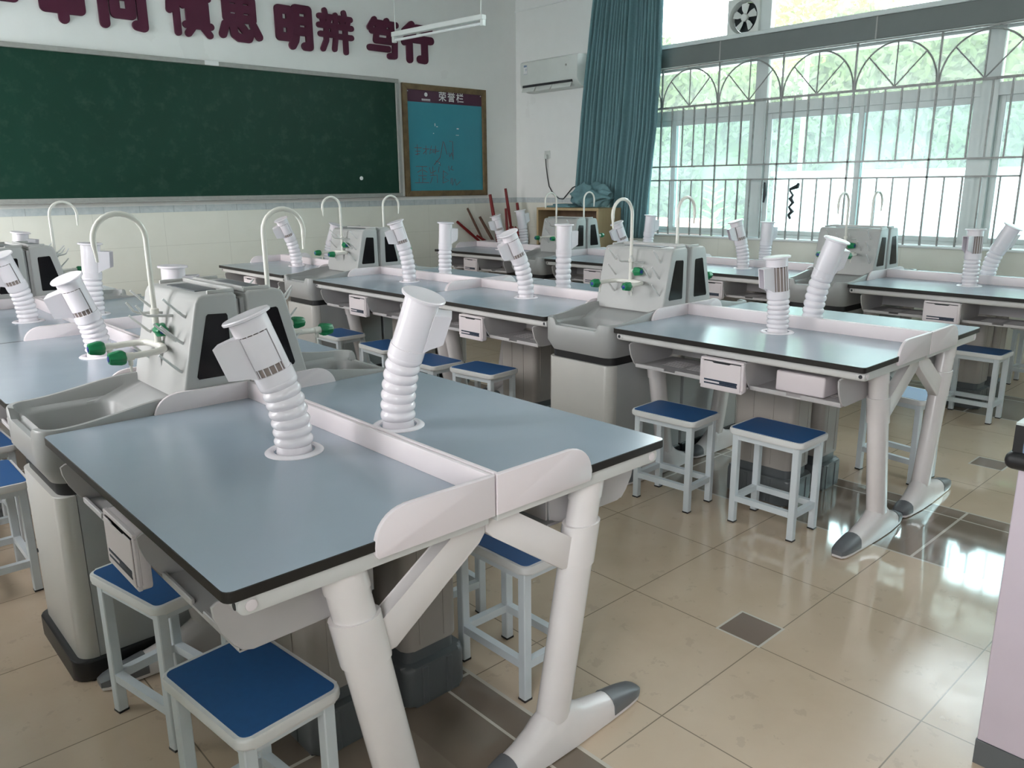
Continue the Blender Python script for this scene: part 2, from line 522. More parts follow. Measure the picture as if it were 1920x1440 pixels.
# grey clad beam between the two tiers of windows, with its joints
bm = newbm(); bx(bm, XW - 0.012, XW + T, WIN_Y0, WIN_Y1, 2.585, 2.765, 0.004, 1)
beam = struct('trim_1', bm, M['beamg'])
bm = newbm()
for yj in (3.488, 1.985, 0.49, -1.0, -2.5):
    bx(bm, XW - 0.0145, XW - 0.011, yj - 0.006, yj + 0.006, 2.587, 2.763)
struct('joint_strip', bm, M['alu'], beam)
bm = newbm(); bx(bm, XW - 0.02, XW + 0.14, WIN_Y0, WIN_Y1, 2.765, 2.80, 0.004, 1); struct('trim_2', bm, M['frame'])
bm = newbm(); bx(bm, XW - 0.03, XW + 0.10, WIN_Y0, WIN_Y1, 0.895, 0.915, 0.005, 1); struct('trim_3', bm, M['tilegrey'])
bm = newbm(); bx(bm, XW - 0.012, XW, 5.15, YB, 3.45, 3.465); struct('trim_4', bm, M['ceil'])
# windows: four modules of two sliding sashes with a fan light above and a top light over the beam
MOD = 1.985


def win_module(i, yc):
    root = bpy.data.objects.new('window_%d' % (i + 1), None); COL.objects.link(root); root['kind'] = 'structure'
    root.location = (XW + 0.10, yc, 0)
    h = MOD / 2
    bm = newbm()
    for s in (-1, 1):
        bx(bm, 0, 0.07, s * h - (0.062 if s > 0 else 0), s * h + (0 if s > 0 else 0.062), 0.915, 2.585)
        bx(bm, 0, 0.07, s * h - (0.055 if s > 0 else 0), s * h + (0 if s > 0 else 0.055), 2.80, 3.52)
    bx(bm, 0.003, 0.067, -h + 0.062, h - 0.062, 2.075, 2.17)
    bx(bm, 0.003, 0.067, -h + 0.062, h - 0.062, 0.915, 0.945)
    bx(bm, 0.003, 0.067, -h + 0.062, h - 0.062, 2.555, 2.585)
    bx(bm, 0.003, 0.067, -h + 0.055, h - 0.055, 2.80, 2.83); bx(bm, 0.003, 0.067, -h + 0.055, h - 0.055, 3.48, 3.52)
    obj('window_frame', bm, M['frame'], root)
    for k, (a, b, xo) in enumerate(((-h + 0.062, 0.032, 0.012), (-0.032, h - 0.062, 0.038))):
        bm = newbm()
        bx(bm, xo, xo + 0.024, a, a + 0.05, 0.945, 2.075, 0.003, 1); bx(bm, xo, xo + 0.024, b - 0.05, b, 0.945, 2.075, 0.003, 1)
        bx(bm, xo, xo + 0.024, a + 0.05, b - 0.05, 0.945, 0.985, 0.003, 1); bx(bm, xo, xo + 0.024, a + 0.05, b - 0.05, 2.02, 2.075, 0.003, 1)
        s_ = obj('sash', bm, M['frame'], root)
        bm = newbm(); bx(bm, xo + 0.010, xo + 0.014, a + 0.045, b - 0.045, 0.98, 2.025); obj('glass_pane', bm, M['glass'], s_, smooth=0)
    bm = newbm(); bx(bm, 0.03, 0.034, -h + 0.055, h - 0.055, 2.165, 2.56); obj('glass_pane', bm, M['fanglass'], root, smooth=0)
    y1 = h - 0.05
    bm = newbm(); bx(bm, 0.03, 0.034, -h + 0.05, y1, 2.825, 3.485); obj('glass_pane', bm, M['topglass'], root, smooth=0)


for i in range(4):
    win_module(i, 3.085 + MOD / 2 - MOD * i)
for i, (a, b) in enumerate(LEFT_WINS):
    root = bpy.data.objects.new('window_%d' % (i + 5), None); COL.objects.link(root); root['kind'] = 'structure'
    root.location = (XL - 0.15, 0, 0)
    bm = newbm()
    bx(bm, 0, 0.06, a, a + 0.05, 0.9, 2.8); bx(bm, 0, 0.06, b - 0.05, b, 0.9, 2.8); bx(bm, 0, 0.06, (a + b) / 2 - 0.03, (a + b) / 2 + 0.03, 0.9, 2.8)
    bx(bm, 0.002, 0.058, a + 0.05, b - 0.05, 0.9, 0.95); bx(bm, 0.002, 0.058, a + 0.05, b - 0.05, 2.75, 2.8)
    obj('window_frame', bm, M['frame'], root)
    bm = newbm(); bx(bm, 0.028, 0.032, a + 0.045, (a + b) / 2 - 0.025, 0.945, 2.755); obj('glass_pane', bm, M['clear'], root, smooth=0)
    bm = newbm(); bx(bm, 0.028, 0.032, (a + b) / 2 + 0.025, b - 0.045, 0.945, 2.755); obj('glass_pane', bm, M['clear'], root, smooth=0)

# ------------------------------------------------------------------ lab desk (local x outward from the centre line, y along, z up)
HL = 0.597


def make_desk():
    r = thing('lab_desk', None, 'desk')
    # top: laminate face, dark edge
    bm = newbm()
    prism(bm, rrect(0.002, 0.600, -HL, HL, 0.018, 4), 'xy', 0.7575, 0.7795, mat=1, capmat=0, bev=0.0015, seg=1)
    for f in bm.faces:
        f.material_index = 0 if f.normal.z > 0.9 and f.calc_center_median().z > 0.779 else 1
    bm.normal_update()
    for f in bm.faces:
        f.material_index = 0 if (f.normal.z > 0.95 and f.calc_center_median().z > 0.7794) else 1
    obj('table_top', bm, [M['laminate'], M['edge']], r)
    # rails under the top
    bm = newbm()
    prism(bm, rrect(0.528, 0.573, 0.7205, 0.7575, 0.012, 4), 'xz', -0.585, 0.585, bev=0.003)
    for s in (-1, 1):
        y0, y1 = (0.553, 0.588) if s > 0 else (-0.588, -0.553)
        prism(bm, rrect(0.012, 0.576, 0.7215, 0.7573, 0.016, 4, (0, 1, 1, 0)), 'xz', y0, y1, bev=0.003)
    bx(bm, 0.02, 0.55, -0.02, 0.02, 0.735, 0.757)
    obj('rail_frame', bm, M['rail'], r)
    bm = newbm()
    for s in (-1, 1):
        lathe(bm, [(0.011, 0), (0.011, 0.0025), (0.009, 0.003)], 14, frame_to((0.552, s * 0.5875, 0.739), (0, s, 0)))
        lathe(bm, [(0.0075, 0), (0.0075, 0.004)], 12, frame_to((0.5725, s * 0.573, 0.739), (1, 0, 0)), mat=1)
    obj('rail_plug', bm, [M['white'], M['dark']], r)
    # white fence: divider and two end panels
    bm = newbm(); bx(bm, 0.0028, 0.0145, -0.588, 0.588, 0.779, 0.836, 0.003, 2); obj('divider', bm, M['white'], r)
    for s in (-1, 1):
        bm = newbm()
        pts = [(0.0028, 0.741), (0.3, 0.741), (0.306, 0.75)]
        for i in range(9):
            t = 0.5 * PI * i / 8
            pts.append((0.232 + 0.074 * math.cos(t), 0.766 + 0.070 * math.sin(t)))
        pts += [(0.0028, 0.836)]
        y0, y1 = (0.588, 0.600) if s > 0 else (-0.600, -0.588)
        prism(bm, pts, 'xz', y0, y1, bev=0.0028)
        obj('end_panel', bm, M['white'], r)
    # legs
    for s in (-1, 1):
        yl = s * 0.545
        ax = lambda z: 0.345 + (z - 0.69) * 0.197
        bm = newbm()
        def col(z0, z1, rx, ry, n=20):
            rings = []
            for z in (z0, z1):
                rings.append(ring(bm, [Vector((ax(z) + rx * math.cos(2 * PI * k / n), yl + ry * math.sin(2 * PI * k / n), z)) for k in range(n)]))
            skin(bm, rings)
        col(0.61, 0.722, 0.046, 0.036); col(0.675, 0.722, 0.049, 0.038); col(0.505, 0.612, 0.056, 0.041); col(0.10, 0.507, 0.051, 0.038)
        # brace from the collar up to the centre rail
        prism(bm, [(0.335, 0.585), (0.30, 0.588), (0.275, 0.585), (0.098, 0.703), (0.092, 0.711), (0.095, 0.7216), (0.0015, 0.7216), (0.0015, 0.690), (0.02, 0.672), (0.245, 0.512), (0.29, 0.508), (0.33, 0.512)],
              'xz', yl - 0.018, yl + 0.018, bev=0.004)
        leg = obj('leg', bm, M['leg'], r)
        # foot
        bm = newbm()
        def sect(x, hw, h, z0=0.004, n=8):
            p = [(x, yl - hw, z0), (x, yl + hw, z0)]
            pr = [Vector((x, yl + hw, z0)), Vector((x, yl + hw, z0 + 0.012))]
            for k in range(1, n):
                t = PI * k / n
                pr.append(Vector((x, yl + hw * math.cos(t), z0 + 0.012 + (h - z0 - 0.012) * math.sin(t) ** 0.7)))
            pr += [Vector((x, yl - hw, z0 + 0.012)), Vector((x, yl - hw, z0))]
            return pr
        prof = [(0.012, 0.020, 0.030), (0.022, 0.030, 0.040), (0.055, 0.036, 0.052), (0.11, 0.040, 0.072), (0.155, 0.043, 0.098), (0.18, 0.044, 0.124),
                (0.205, 0.044, 0.137), (0.255, 0.044, 0.137), (0.285, 0.044, 0.116), (0.33, 0.042, 0.092), (0.42, 0.039, 0.070), (0.50, 0.035, 0.054), (0.548, 0.029, 0.042), (0.564, 0.019, 0.031)]
        skin(bm, [ring(bm, sect(*p)) for p in prof])
        bx(bm, 0.02, 0.07, yl - 0.022, yl + 0.022, 0, 0.005, mat=1); bx(bm, 0.50, 0.55, yl - 0.022, yl + 0.022, 0, 0.005, mat=1)
        foot = obj('foot', bm, [M['leg'], M['black']], r)
        def lerp(x):
            for a, b in zip(prof, prof[1:]):
                if a[0] <= x <= b[0]:
                    t = (x - a[0]) / (b[0] - a[0]); return [a[i] + (b[i] - a[i]) * t for i in range(3)]
            return list(prof[-1])
        for xs in ([0.0095, 0.022, 0.045, 0.075], [0.435, 0.47, 0.50, 0.53, 0.550, 0.5665]):
            bm = newbm()
            rr = []
            for x in xs:
                q = lerp(max(0.0121, min(0.5639, x)))
                rr.append(ring(bm, sect(x, q[1] + 0.0012, q[2] + 0.0016, 0.014)))
            skin(bm, rr); obj('foot_cap', bm, M['cap'], foot)
    # book tray: shell with slotted floor, one compartment each side of the middle pocket
    bm = newbm()
    prof = [(0.578, 0.719), (0.590, 0.712), (0.588, 0.690), (0.575, 0.655), (0.556, 0.622), (0.540, 0.606), (0.520, 0.600), (0.30, 0.603), (0.26, 0.62), (0.252, 0.719)]
    for y0, y1 in ((-0.503, -0.496), (0.496, 0.503), (-0.107, -0.100), (0.100, 0.107)):
        prism(bm, prof, 'xz', y0, y1, bev=0.0018, seg=1)
    bx(bm, 0.252, 0.258, -0.496, 0.496, 0.62, 0.719)
    for s in (-1, 1):
        ya, yb = sorted((s * 0.107, s * 0.496))
        bx(bm, 0.256, 0.33, ya, yb, 0.600, 0.607); bx(bm, 0.455, 0.545, ya, yb, 0.600, 0.607)
        bx(bm, 0.538, 0.547, ya, (ya + yb) / 2 - 0.03, 0.602, 0.618, 0.002, 1); bx(bm, 0.538, 0.547, (ya + yb) / 2 + 0.03, yb, 0.602, 0.618, 0.002, 1)
        yy = ya; 
        cuts = [ya, ya + 0.07, (ya + yb) / 2 - 0.012, (ya + yb) / 2 + 0.012, yb - 0.07, yb]
        for j in (0, 2, 4):
            bx(bm, 0.33, 0.455, cuts[j], cuts[j + 1], 0.600, 0.607)
        for j in (1, 3):
            for k in range(6):
                xa = 0.33 + k * 0.0215
                bx(bm, xa, xa + 0.0145, cuts[j], cuts[j + 1], 0.601, 0.606)
    bx(bm, 0.256, 0.545, -0.100, 0.100, 0.600, 0.607)
    obj('book_tray', bm, M['tray'], r)
    # white pocket in the middle of the tray
    bm = newbm()
    prism(bm, rrect(-0.105, 0.105, 0.584, 0.7195, 0.014, 4), 'yz', 0.566, 0.588, bev=0.003)
    for q in ((-0.105, -0.092, 0.598, 0.709), (0.092, 0.105, 0.598, 0.709), (-0.103, 0.103, 0.7085, 0.7190), (-0.100, 0.100, 0.5845, 0.598)):
        bx(bm, 0.586, 0.5965, q[0], q[1], q[2], q[3], 0.002, 1)
    pk = obj('pocket', bm, M['white'], r)
    bm = newbm(); bx(bm, 0.588, 0.5892, -0.09, 0.09, 0.60, 0.7085); obj('pocket_slot', bm, M['dark'], pk)
    bm = newbm(); prism(bm, [(-0.0935, 0.592), (0.0935, 0.592), (0.0935, 0.705), (0.045, 0.705), (0.036, 0.699), (-0.036, 0.699), (-0.045, 0.705), (-0.0935, 0.705)], 'yz', 0.5968, 0.5995, bev=0.0008, seg=1)
    obj('front_plate', bm, M['white'], pk)
    bm = newbm()
    bx(bm, 0.5994, 0.6001, -0.080, 0.080, 0.622, 0.629); bx(bm, 0.5994, 0.6001, -0.080, 0.080, 0.608, 0.614); bx(bm, 0.5994, 0.6002, -0.005, 0.078, 0.6145, 0.6217)
    obj('stripe', bm, M['stripe'], pk)
    # cream duct box on a charcoal base
    bm = newbm()
    prism(bm, rrect(0.05, 0.235, -0.150, 0.150, 0.028, 5), 'xy', 0.165, 0.742, bev=0.004)
    for yy in (-0.05, 0.05):
        bx(bm, 0.234, 0.2375, yy - 0.003, yy + 0.003, 0.18, 0.70)
    for xx in (0.10, 0.185):
        for s in (-1, 1):
            bx(bm, xx - 0.003, xx + 0.003, s * 0.1495 - 0.0025, s * 0.1495 + 0.0025, 0.18, 0.70)
    db = obj('duct_box', bm, M['duct'], r)
    bm = newbm()
    prism(bm, rrect(0.058, 0.228, -0.142, 0.142, 0.025, 5), 'xy', 0.10, 0.166)
    prism(bm, rrect(0.036, 0.249, -0.168, 0.168, 0.03, 5), 'xy', 0.0, 0.125, bev=0.014, seg=3)
    for yy in (-0.06, 0.06):
        bx(bm, 0.242, 0.2515, yy - 0.012, yy + 0.012, 0.0, 0.118, 0.004, 1)
    for xx in (0.10, 0.185):
        for s in (-1, 1):
            bx(bm, xx - 0.010, xx + 0.010, s * 0.168 - 0.003, s * 0.168 + 0.003, 0.0, 0.118, 0.002, 1)
    obj('duct_base', bm, M['ductbase'], db)
    # collar ring of the exhaust arm
    bm = newbm()
    lathe(bm, [(0.052, 0.7785), (0.052, 0.784), (0.058, 0.786), (0.068, 0.7855), (0.074, 0.781), (0.074, 0.7785)], 32, Matrix.Translation((0.16, 0, 0)), caps=False)
    obj('collar_ring', bm, M['arm'], r)
    return r


def make_arm(parent, az, th, LH, opened=False):
    az = math.radians(az); th = math.radians(th)
    dv = lambda a: Vector((math.sin(a) * math.cos(az), math.sin(a) * math.sin(az), math.cos(a)))
    base = Vector((0.16, 0, 0.779)); bm = newbm()
    n = 48; pts = [base.copy(), base + Vector((0, 0, 0.02))]
    cen = [base + Vector((0, 0, 0.02))]; dirs = [dv(0)]
    for i in range(n):
        a = th * (i + 0.5) / n
        cen.append(cen[-1] + dv(a) * (LH / n)); dirs.append(dv(th * (i + 1) / n))
    seg = 24; rings = []
    u = Vector((-math.sin(az), math.cos(az), 0))
    def addring(c, d, r):
        v = d.cross(u).normalized()
        rings.append(ring(bm, [c + u * (r * math.cos(2 * PI * k / seg)) + v * (r * math.sin(2 * PI * k / seg)) for k in range(seg)]))
    addring(base - Vector((0, 0, 0.03)), dirs[0], 0.044); addring(base, dirs[0], 0.0455)
    NR = 7
    for i, (c, d) in enumerate(zip(cen, dirs)):
        t = (i / n * NR) % 1.0
        if i == n: t = 0
        r = 0.0425 + 0.0068 * math.sin(PI * min(1, max(0, t * 1.12))) ** 0.6 if t * 1.12 < 1 else 0.0425
        addring(c, d, r)
    skin(bm, rings)
    arm = obj('exhaust_arm', bm, M['arm'], parent, smooth=50)
    # head
    D = dirs[-1]; P = cen[-1]
    phi = math.radians(63)
    f = Vector((math.cos(phi), math.sin(phi), 0)); f = (f - D * f.dot(D)).normalized()
    m = Matrix((f, D.cross(f), D)).transposed().to_4x4(); m.translation = P
    bm = newbm()
    sgm = 40; zs = [(-0.012, 0.0445), (-0.010, 0.049), (0.018, 0.049), (0.0185, 0.0465)]
    # lower sleeve, tube wall with a window towards +x, neck and flange
    lathe(bm, [(0.044, -0.012), (0.0495, -0.010), (0.0495, 0.018), (0.044, 0.0185)], sgm, m, caps=False)
    ca = math.radians(48)
    def arcwall(r0, r1, a0, a1, z0, z1, ns=24):
        A, B = [], []
        o, i_ = [], []
        for k in range(ns + 1):
            t = a0 + (a1 - a0) * k / ns
            o.append((r1 * math.cos(t), r1 * math.sin(t))); i_.append((r0 * math.cos(t), r0 * math.sin(t)))
        poly = o + i_[::-1]
        lo = [bm.verts.new(m @ Vector((p[0], p[1], z0))) for p in poly]; hi = [bm.verts.new(m @ Vector((p[0], p[1], z1))) for p in poly]
        nn = len(poly)
        for k in range(nn):
            bm.faces.new((lo[k], lo[(k + 1) % nn], hi[(k + 1) % nn], hi[k]))
        for k in range(ns):
            q = nn - 1 - k
            bm.faces.new((lo[k], lo[q], lo[q - 1], lo[k + 1])); bm.faces.new((hi[k], hi[k + 1], hi[q - 1], hi[q]))
    arcwall(0.0435, 0.0470, ca, 2 * PI - ca, 0.016, 0.128, 32)
    lathe(bm, [(0.0435, 0.126), (0.0475, 0.126), (0.0475, 0.160), (0.060, 0.163), (0.061, 0.168), (0.058, 0.171), (0.045, 0.1705), (0.020, 0.169)], sgm, m, caps=True)
    # one flat wing standing off the side of the window
    wz = [(0.128, 0), (0.128, 1), (0.045, 1), (0.038, 0.75), (0.028, 0.30), (0.018, 0.05), (0.016, 0)]
    A, B = [], []
    p0 = Vector((0.030, -0.036)); p1 = Vector((0.050, -0.098))
    nd = Vector((-(p1 - p0).y, (p1 - p0).x)).normalized() * 0.0018
    for z, t in wz:
        q = p0 + (p1 - p0) * t
        A.append(bm.verts.new(m @ Vector((q.x + nd.x, q.y + nd.y, z)))); B.append(bm.verts.new(m @ Vector((q.x - nd.x, q.y - nd.y, z))))
    nn = len(A)
    for k in range(nn):
        bm.faces.new((A[k], A[(k + 1) % nn], B[(k + 1) % nn], B[k]))
    bm.faces.new(A[::-1]); bm.faces.new(B)
    # top plate joining the wing to the tube
    pl = [(0.030, -0.036), (0.050, -0.098), (-0.004, -0.090), (-0.028, -0.040)]
    lo = [bm.verts.new(m @ Vector((p[0], p[1], 0.126))) for p in pl]; hi = [bm.verts.new(m @ Vector((p[0], p[1], 0.129))) for p in pl]
    for k in range(4):
        bm.faces.new((lo[k], lo[(k + 1) % 4], hi[(k + 1) % 4], hi[k]))
    bm.faces.new(lo[::-1]); bm.faces.new(hi)
    # back wing
    p0 = Vector((-0.028, -0.038)); p1 = Vector((-0.004, -0.090)); A, B = [], []
    nd = Vector((-(p1 - p0).y, (p1 - p0).x)).normalized() * 0.0018
    for z, t in wz:
        q = p0 + (p1 - p0) * t
        A.append(bm.verts.new(m @ Vector((q.x + nd.x, q.y + nd.y, z)))); B.append(bm.verts.new(m @ Vector((q.x - nd.x, q.y - nd.y, z))))
    for k in range(nn):
        bm.faces.new((A[k], A[(k + 1) % nn], B[(k + 1) % nn], B[k]))
    bm.faces.new(A[::-1]); bm.faces.new(B)
    # half-open sliding shield in front of the window
    if not opened: arcwall(0.0478, 0.0495, -ca * 0.86, ca * 0.86, 0.040, 0.124, 16)
    obj('exhaust_hood', bm, M['arm'], arm, smooth=40)
    bm = newbm()
    for k in range(5):
        t = -ca * 0.8 + ca * 1.6 * k / 4
        q0 = m @ Vector((0.0455 * math.cos(t), 0.0455 * math.sin(t), 0.017)); q1 = m @ Vector((0.0455 * math.cos(t), 0.0455 * math.sin(t), 0.127))
        tube(bm, [q0, q1], 0.0016, 6)
    obj('grille', bm, M['arm'], arm)
    bm = newbm(); lathe(bm, [(0.0425, 0.018), (0.0425, 0.122)], 16, m); obj('liner', bm, mat_liner, arm)
    return arm


mat_liner = mat('brownish_liner', (0.30, 0.24, 0.22), 0.7)
ARMS = {   # lean direction, lean angle, hose length
        (0, 0, 'L'): (333, 20, 0.18), (0, 0, 'R'): (295, 21, 0.20), (0, 1, 'L'): (15, 21, 0.15), (0, 1, 'R'): (325, 2, 0.15),
        (0, 2, 'L'): (19, 21, 0.17), (0, 2, 'R'): (330, 4, 0.19), (1, 0, 'L'): (313, 6, 0.15), (1, 0, 'R'): (281, 17, 0.22),
        (1, 1, 'L'): (346, 25, 0.22), (1, 1, 'R'): (298, 1, 0.23), (1, 2, 'L'): (339, 17, 0.24), (1, 2, 'R'): (307, 3, 0.21),
        (1, 3, 'L'): (2, 24, 0.23), (1, 3, 'R'): (300, 20, 0.16), (2, 0, 'L'): (302, 1, 0.17), (2, 0, 'R'): (271, 25, 0.20),
        (2, 1, 'L'): (316, 17, 0.19), (2, 1, 'R'): (285, 2, 0.16), (2, 2, 'L'): (339, 22, 0.15), (2, 2, 'R'): (293, 5, 0.19),
        (2, 3, 'L'): (333, 15, 0.17), (2, 3, 'R'): (151, 9, 0.21), (0, 3, 'L'): (340, 20, 0.18), (0, 3, 'R'): (320, 8, 0.19)}
YP = [0.6, 2.248, 3.448, 5.110]
ROW = ['left row', 'middle row', 'window row']
ORD = ['first', 'second', 'third', 'fourth']
SIDE = {'L': 'left', 'R': 'right'}
proto = make_desk()
first = True
for i in range(3):
    for k in range(4):
        for s in 'LR':
            if first: o = proto; first = False
            else: o = copy_tree(proto, skip=('exhaust_arm',))
            o.location = (ISL[i], YP[k] + ISO[i], 0); o.rotation_euler = (0, 0, PI if s == 'L' else 0)
            extra = ', nearest the camera' if (i, k, s) == (0, 0, 'L') else ''
            tag(o, 'grey-topped lab desk, %s side of the %s pair in the %s%s' % (SIDE[s], ORD[k], ROW[i], extra), 'desk', 'lab desks in three rows')
            make_arm(o, *ARMS[(i, k, s)], opened=(k == 0 and i > 0 and s == 'L'))

# ------------------------------------------------------------------ sink unit
HW = 0.2225


def make_sink():
    r = thing('sink_unit', None, 'sink')
    def ss(t):
        t = max(0.0, min(1.0, t)); return t * t * (3 - 2 * t)
    def rim(x, y):
        z = 0.786 + 0.038 * ss((0.55 - x) / 0.34)
        notch = ss((0.150 - abs(y)) / 0.018) * ss((x - 0.555) / 0.012)
        return z - 0.034 * notch
    N = 160
    def rr(x0, x1, h, rad, rb, zf):
        """rounded rectangle resampled to N points; front corners rad, back corners rb"""
        pts = []
        def arc(cx, cy, rd, a0, n=8):
            for q in range(n + 1):
                t = a0 + 0.5 * PI * q / n; pts.append((cx + rd * math.cos(t), cy + rd * math.sin(t)))
        arc(x0 + rb, -h + rb, rb, PI); arc(x1 - rad, -h + rad, rad, 1.5 * PI); arc(x1 - rad, h - rad, rad, 0); arc(x0 + rb, h - rb, rb, 0.5 * PI)
        n = len(pts); L = [0]
        for q in range(n):
            a, b = pts[q], pts[(q + 1) % n]; L.append(L[-1] + math.hypot(a[0] - b[0], a[1] - b[1]))
        # anchor the parameter at four corner mid-points so that rings stay aligned
        out = []; an = [4, 13, 22, 31]; seglen = []
        for c in range(4):
            i0 = an[c]; i1 = an[(c + 1) % 4]
            s0 = L[i0]; s1 = L[i1] if c < 3 else L[-1] + L[i1]
            for q in range(N // 4):
                s = s0 + (s1 - s0) * q / (N // 4)
                if s >= L[-1]: s -= L[-1]
                w_ = max(k for k in range(n) if L[k] <= s + 1e-9); a, b = pts[w_], pts[(w_ + 1) % n]
                t = (s - L[w_]) / max(1e-9, L[w_ + 1] - L[w_]); out.append((a[0] + (b[0] - a[0]) * t, a[1] + (b[1] - a[1]) * t))
        return [Vector((p[0], p[1], zf(*p))) for p in out]
    bm = newbm()
    R = [rr(0.006, 0.578, 0.205, 0.055, 0.01, lambda x, y: 0.622),
         rr(0.002, 0.606, HW, 0.060, 0.006, lambda x, y: 0.672),
         rr(0.002, 0.606, HW, 0.060, 0.006, lambda x, y: rim(x, y) - 0.006),
         rr(0.004, 0.603, HW - 0.003, 0.058, 0.006, rim),
         rr(0.17, 0.588, HW - 0.018, 0.046, 0.012, rim),
         rr(0.18, 0.584, HW - 0.022, 0.044, 0.012, lambda x, y: rim(x, y) - 0.005),
         rr(0.19, 0.578, HW - 0.030, 0.042, 0.02, lambda x, y: min(rim(x, y) - 0.008, 0.765 + 0.030 * ss((0.31 - x) / 0.07))),
         rr(0.295, 0.566, HW - 0.048, 0.040, 0.045, lambda x, y: 0.757),
         rr(0.302, 0.560, HW - 0.054, 0.042, 0.047, lambda x, y: 0.748),
         rr(0.312, 0.548, HW - 0.066, 0.05, 0.055, lambda x, y: 0.648),
         rr(0.335, 0.525, HW - 0.09, 0.05, 0.05, lambda x, y: 0.640)]
    skin(bm, [ring(bm, p) for p in R])
    ba = obj('basin', bm, M['basin'], r, smooth=40)
    bm = newbm(); lathe(bm, [(0.028, 0.6395), (0.028, 0.643), (0.018, 0.6425)], 16, Matrix.Translation((0.42, 0, 0))); obj('drain', bm, M['chrome'], ba)
    # dark recessed band, cabinet, door, plinth
    bm = newbm(); prism(bm, rrect(0.01, 0.570, -0.205, 0.205, 0.05, 6, (0, 1, 1, 0)), 'xy', 0.585, 0.6235); obj('dark_band', bm, M['black'], r)
    bm = newbm(); bx(bm, 0.006, 0.53, -0.2105, 0.2105, 0.05, 0.585); obj('cabinet_body', bm, M['cabside'], r)
    bm = newbm(); prism(bm, [(0.532, -0.2125)] + rrect(0.40, 0.584, -0.2125, 0.2125, 0.045, 7)[8:24] + [(0.532, 0.2125)], 'xy', 0.066, 0.584, bev=0.002, seg=1)
    dr = obj('door', bm, M['cabinet'], r)
    bm = newbm(); lathe(bm, [(0.007, 0), (0.007, 0.003), (0.004, 0.0032)], 14, frame_to((0.5835, -0.165, 0.30), (1, 0, 0))); obj('lock', bm, M['dark'], dr)
    bm = newbm(); prism(bm, rrect(0.004, 0.604, -0.2215, 0.2215, 0.045, 6, (0, 1, 1, 0)), 'xy', 0.0, 0.068, bev=0.008, seg=2); obj('plinth', bm, M['black'], r)
    # tower with slanted, recessed face
    bm = newbm()
    y = HW - 0.001
    x0b, x0t, zb, zt = 0.202, 0.128, 0.800, 1.118
    P = [(0.006, zb), (x0b + 0.004, zb), (x0b, 0.826), (x0t + 0.012, zt - 0.022), (x0t + 0.002, zt - 0.006), (x0t - 0.012, zt), (0.020, zt + 0.002), (0.009, zt - 0.008)]
    vs = prism(bm, P, 'xz', -y, y)
    face = None
    for f in bm.faces:
        f.normal_update()
    big = max((f for f in bm.faces if f.normal.x > 0.5), key=lambda f: f.calc_area())
    bmesh.ops.bevel(bm, geom=[e for e in bm.edges if abs(abs(e.verts[0].co.y) - y) < 1e-5 and abs(e.verts[0].co.y - e.verts[1].co.y) < 1e-5], offset=0.008, segments=3, affect='EDGES', profile=0.5)
    bm.normal_update()
    big = max((f for f in bm.faces if f.normal.x > 0.5), key=lambda f: f.calc_area())
    bmesh.ops.inset_region(bm, faces=[big], thickness=0.018, depth=0.0)
    bmesh.ops.inset_region(bm, faces=[big], thickness=0.004, depth=-0.012)
    tw = obj('tower', bm, M['tower'], r)
    fx = lambda z: x0b - 0.0115 + (x0t + 0.012 - x0b) * (z - 0.826) / (zt - 0.022 - 0.826)
    bm = newbm()
    bx(bm, 0.03, 0.10, -0.12, 0.12, zt, zt + 0.004, 0.001, 1, mat=0)
    obj('top_panel', bm, M['cap'], tw)
    bm = newbm()   # raised rim along the back and sides of the top
    bx(bm, 0.006, 0.018, -y + 0.02, y - 0.02, zt - 0.004, zt + 0.014, 0.004, 2)
    for s in (-1, 1):
        bx(bm, 0.008, 0.095, s * (y - 0.02) - 0.006, s * (y - 0.02) + 0.006, zt - 0.004, zt + 0.012, 0.004, 2)
    obj('top_rim', bm, M['tower'], tw)
    for s in (-1, 1):
        bm = newbm()
        q = [(0.152, 0.862), (0.048, 0.862), (0.044, 0.868), (0.044, 1.050), (0.048, 1.057), (0.105, 1.060), (0.111, 1.055), (0.157, 0.870)]
        prism(bm, q, 'xz', s * (y - 0.001), s * (y + 0.0015))
        obj('side_window', bm, M['window_panel'], tw, smooth=0)
    bm = newbm()  # wedge under the tap
    prism(bm, [(fx(0.94) - 0.01, 0.94), (fx(0.94) + 0.028, 0.935), (fx(0.845) + 0.004, 0.846), (fx(0.84) - 0.01, 0.84)], 'xz', -0.014, 0.014, bev=0.003)
    obj('tap_bracket', bm, M['tower'], tw)
    # pegs (local y is mirrored to world for units turned to the left)
    pegs = [(-0.16, 1.045, 0), (-0.055, 1.042, 1), (0.035, 1.042, 1), (0.132, 1.045, 0), (-0.168, 0.966, 0), (-0.108, 0.966, 0), (0.118, 0.966, 0), (-0.185, 0.882, 0), (0.108, 0.885, 0)]
    pm = {}
    for (py, pz, kind) in pegs:
        bm = newbm()
        lathe(bm, [(0.012, 0), (0.012, 0.004), (0.009, 0.005)], 14, frame_to((0, 0, 0), (1, 0, 0.24)))
        if kind: tube(bm, [(0.003, 0, 0.0), (0.085, 0, 0.008), (0.098, 0, 0.014), (0.112, 0, 0.036), (0.118, 0, 0.044)], [0.005, 0.004, 0.004, 0.0035, 0.003], 8)
        else: tube(bm, [(0.003, 0, 0.0), (0.018, 0, 0.010), (0.072, 0, 0.066)], [0.005, 0.0046, 0.0034], 8)
        o = obj('peg', bm, M['chrome'], tw, loc=(fx(pz) + 0.0005, -py, pz))
    # tap: riser, gooseneck, two arms
    px = 0.188
    bm = newbm()
    goose = [(px, 0, 0.935), (px, 0, 1.05)]
    top = [(px, 0, 1.05), (px, 0, 1.284)]
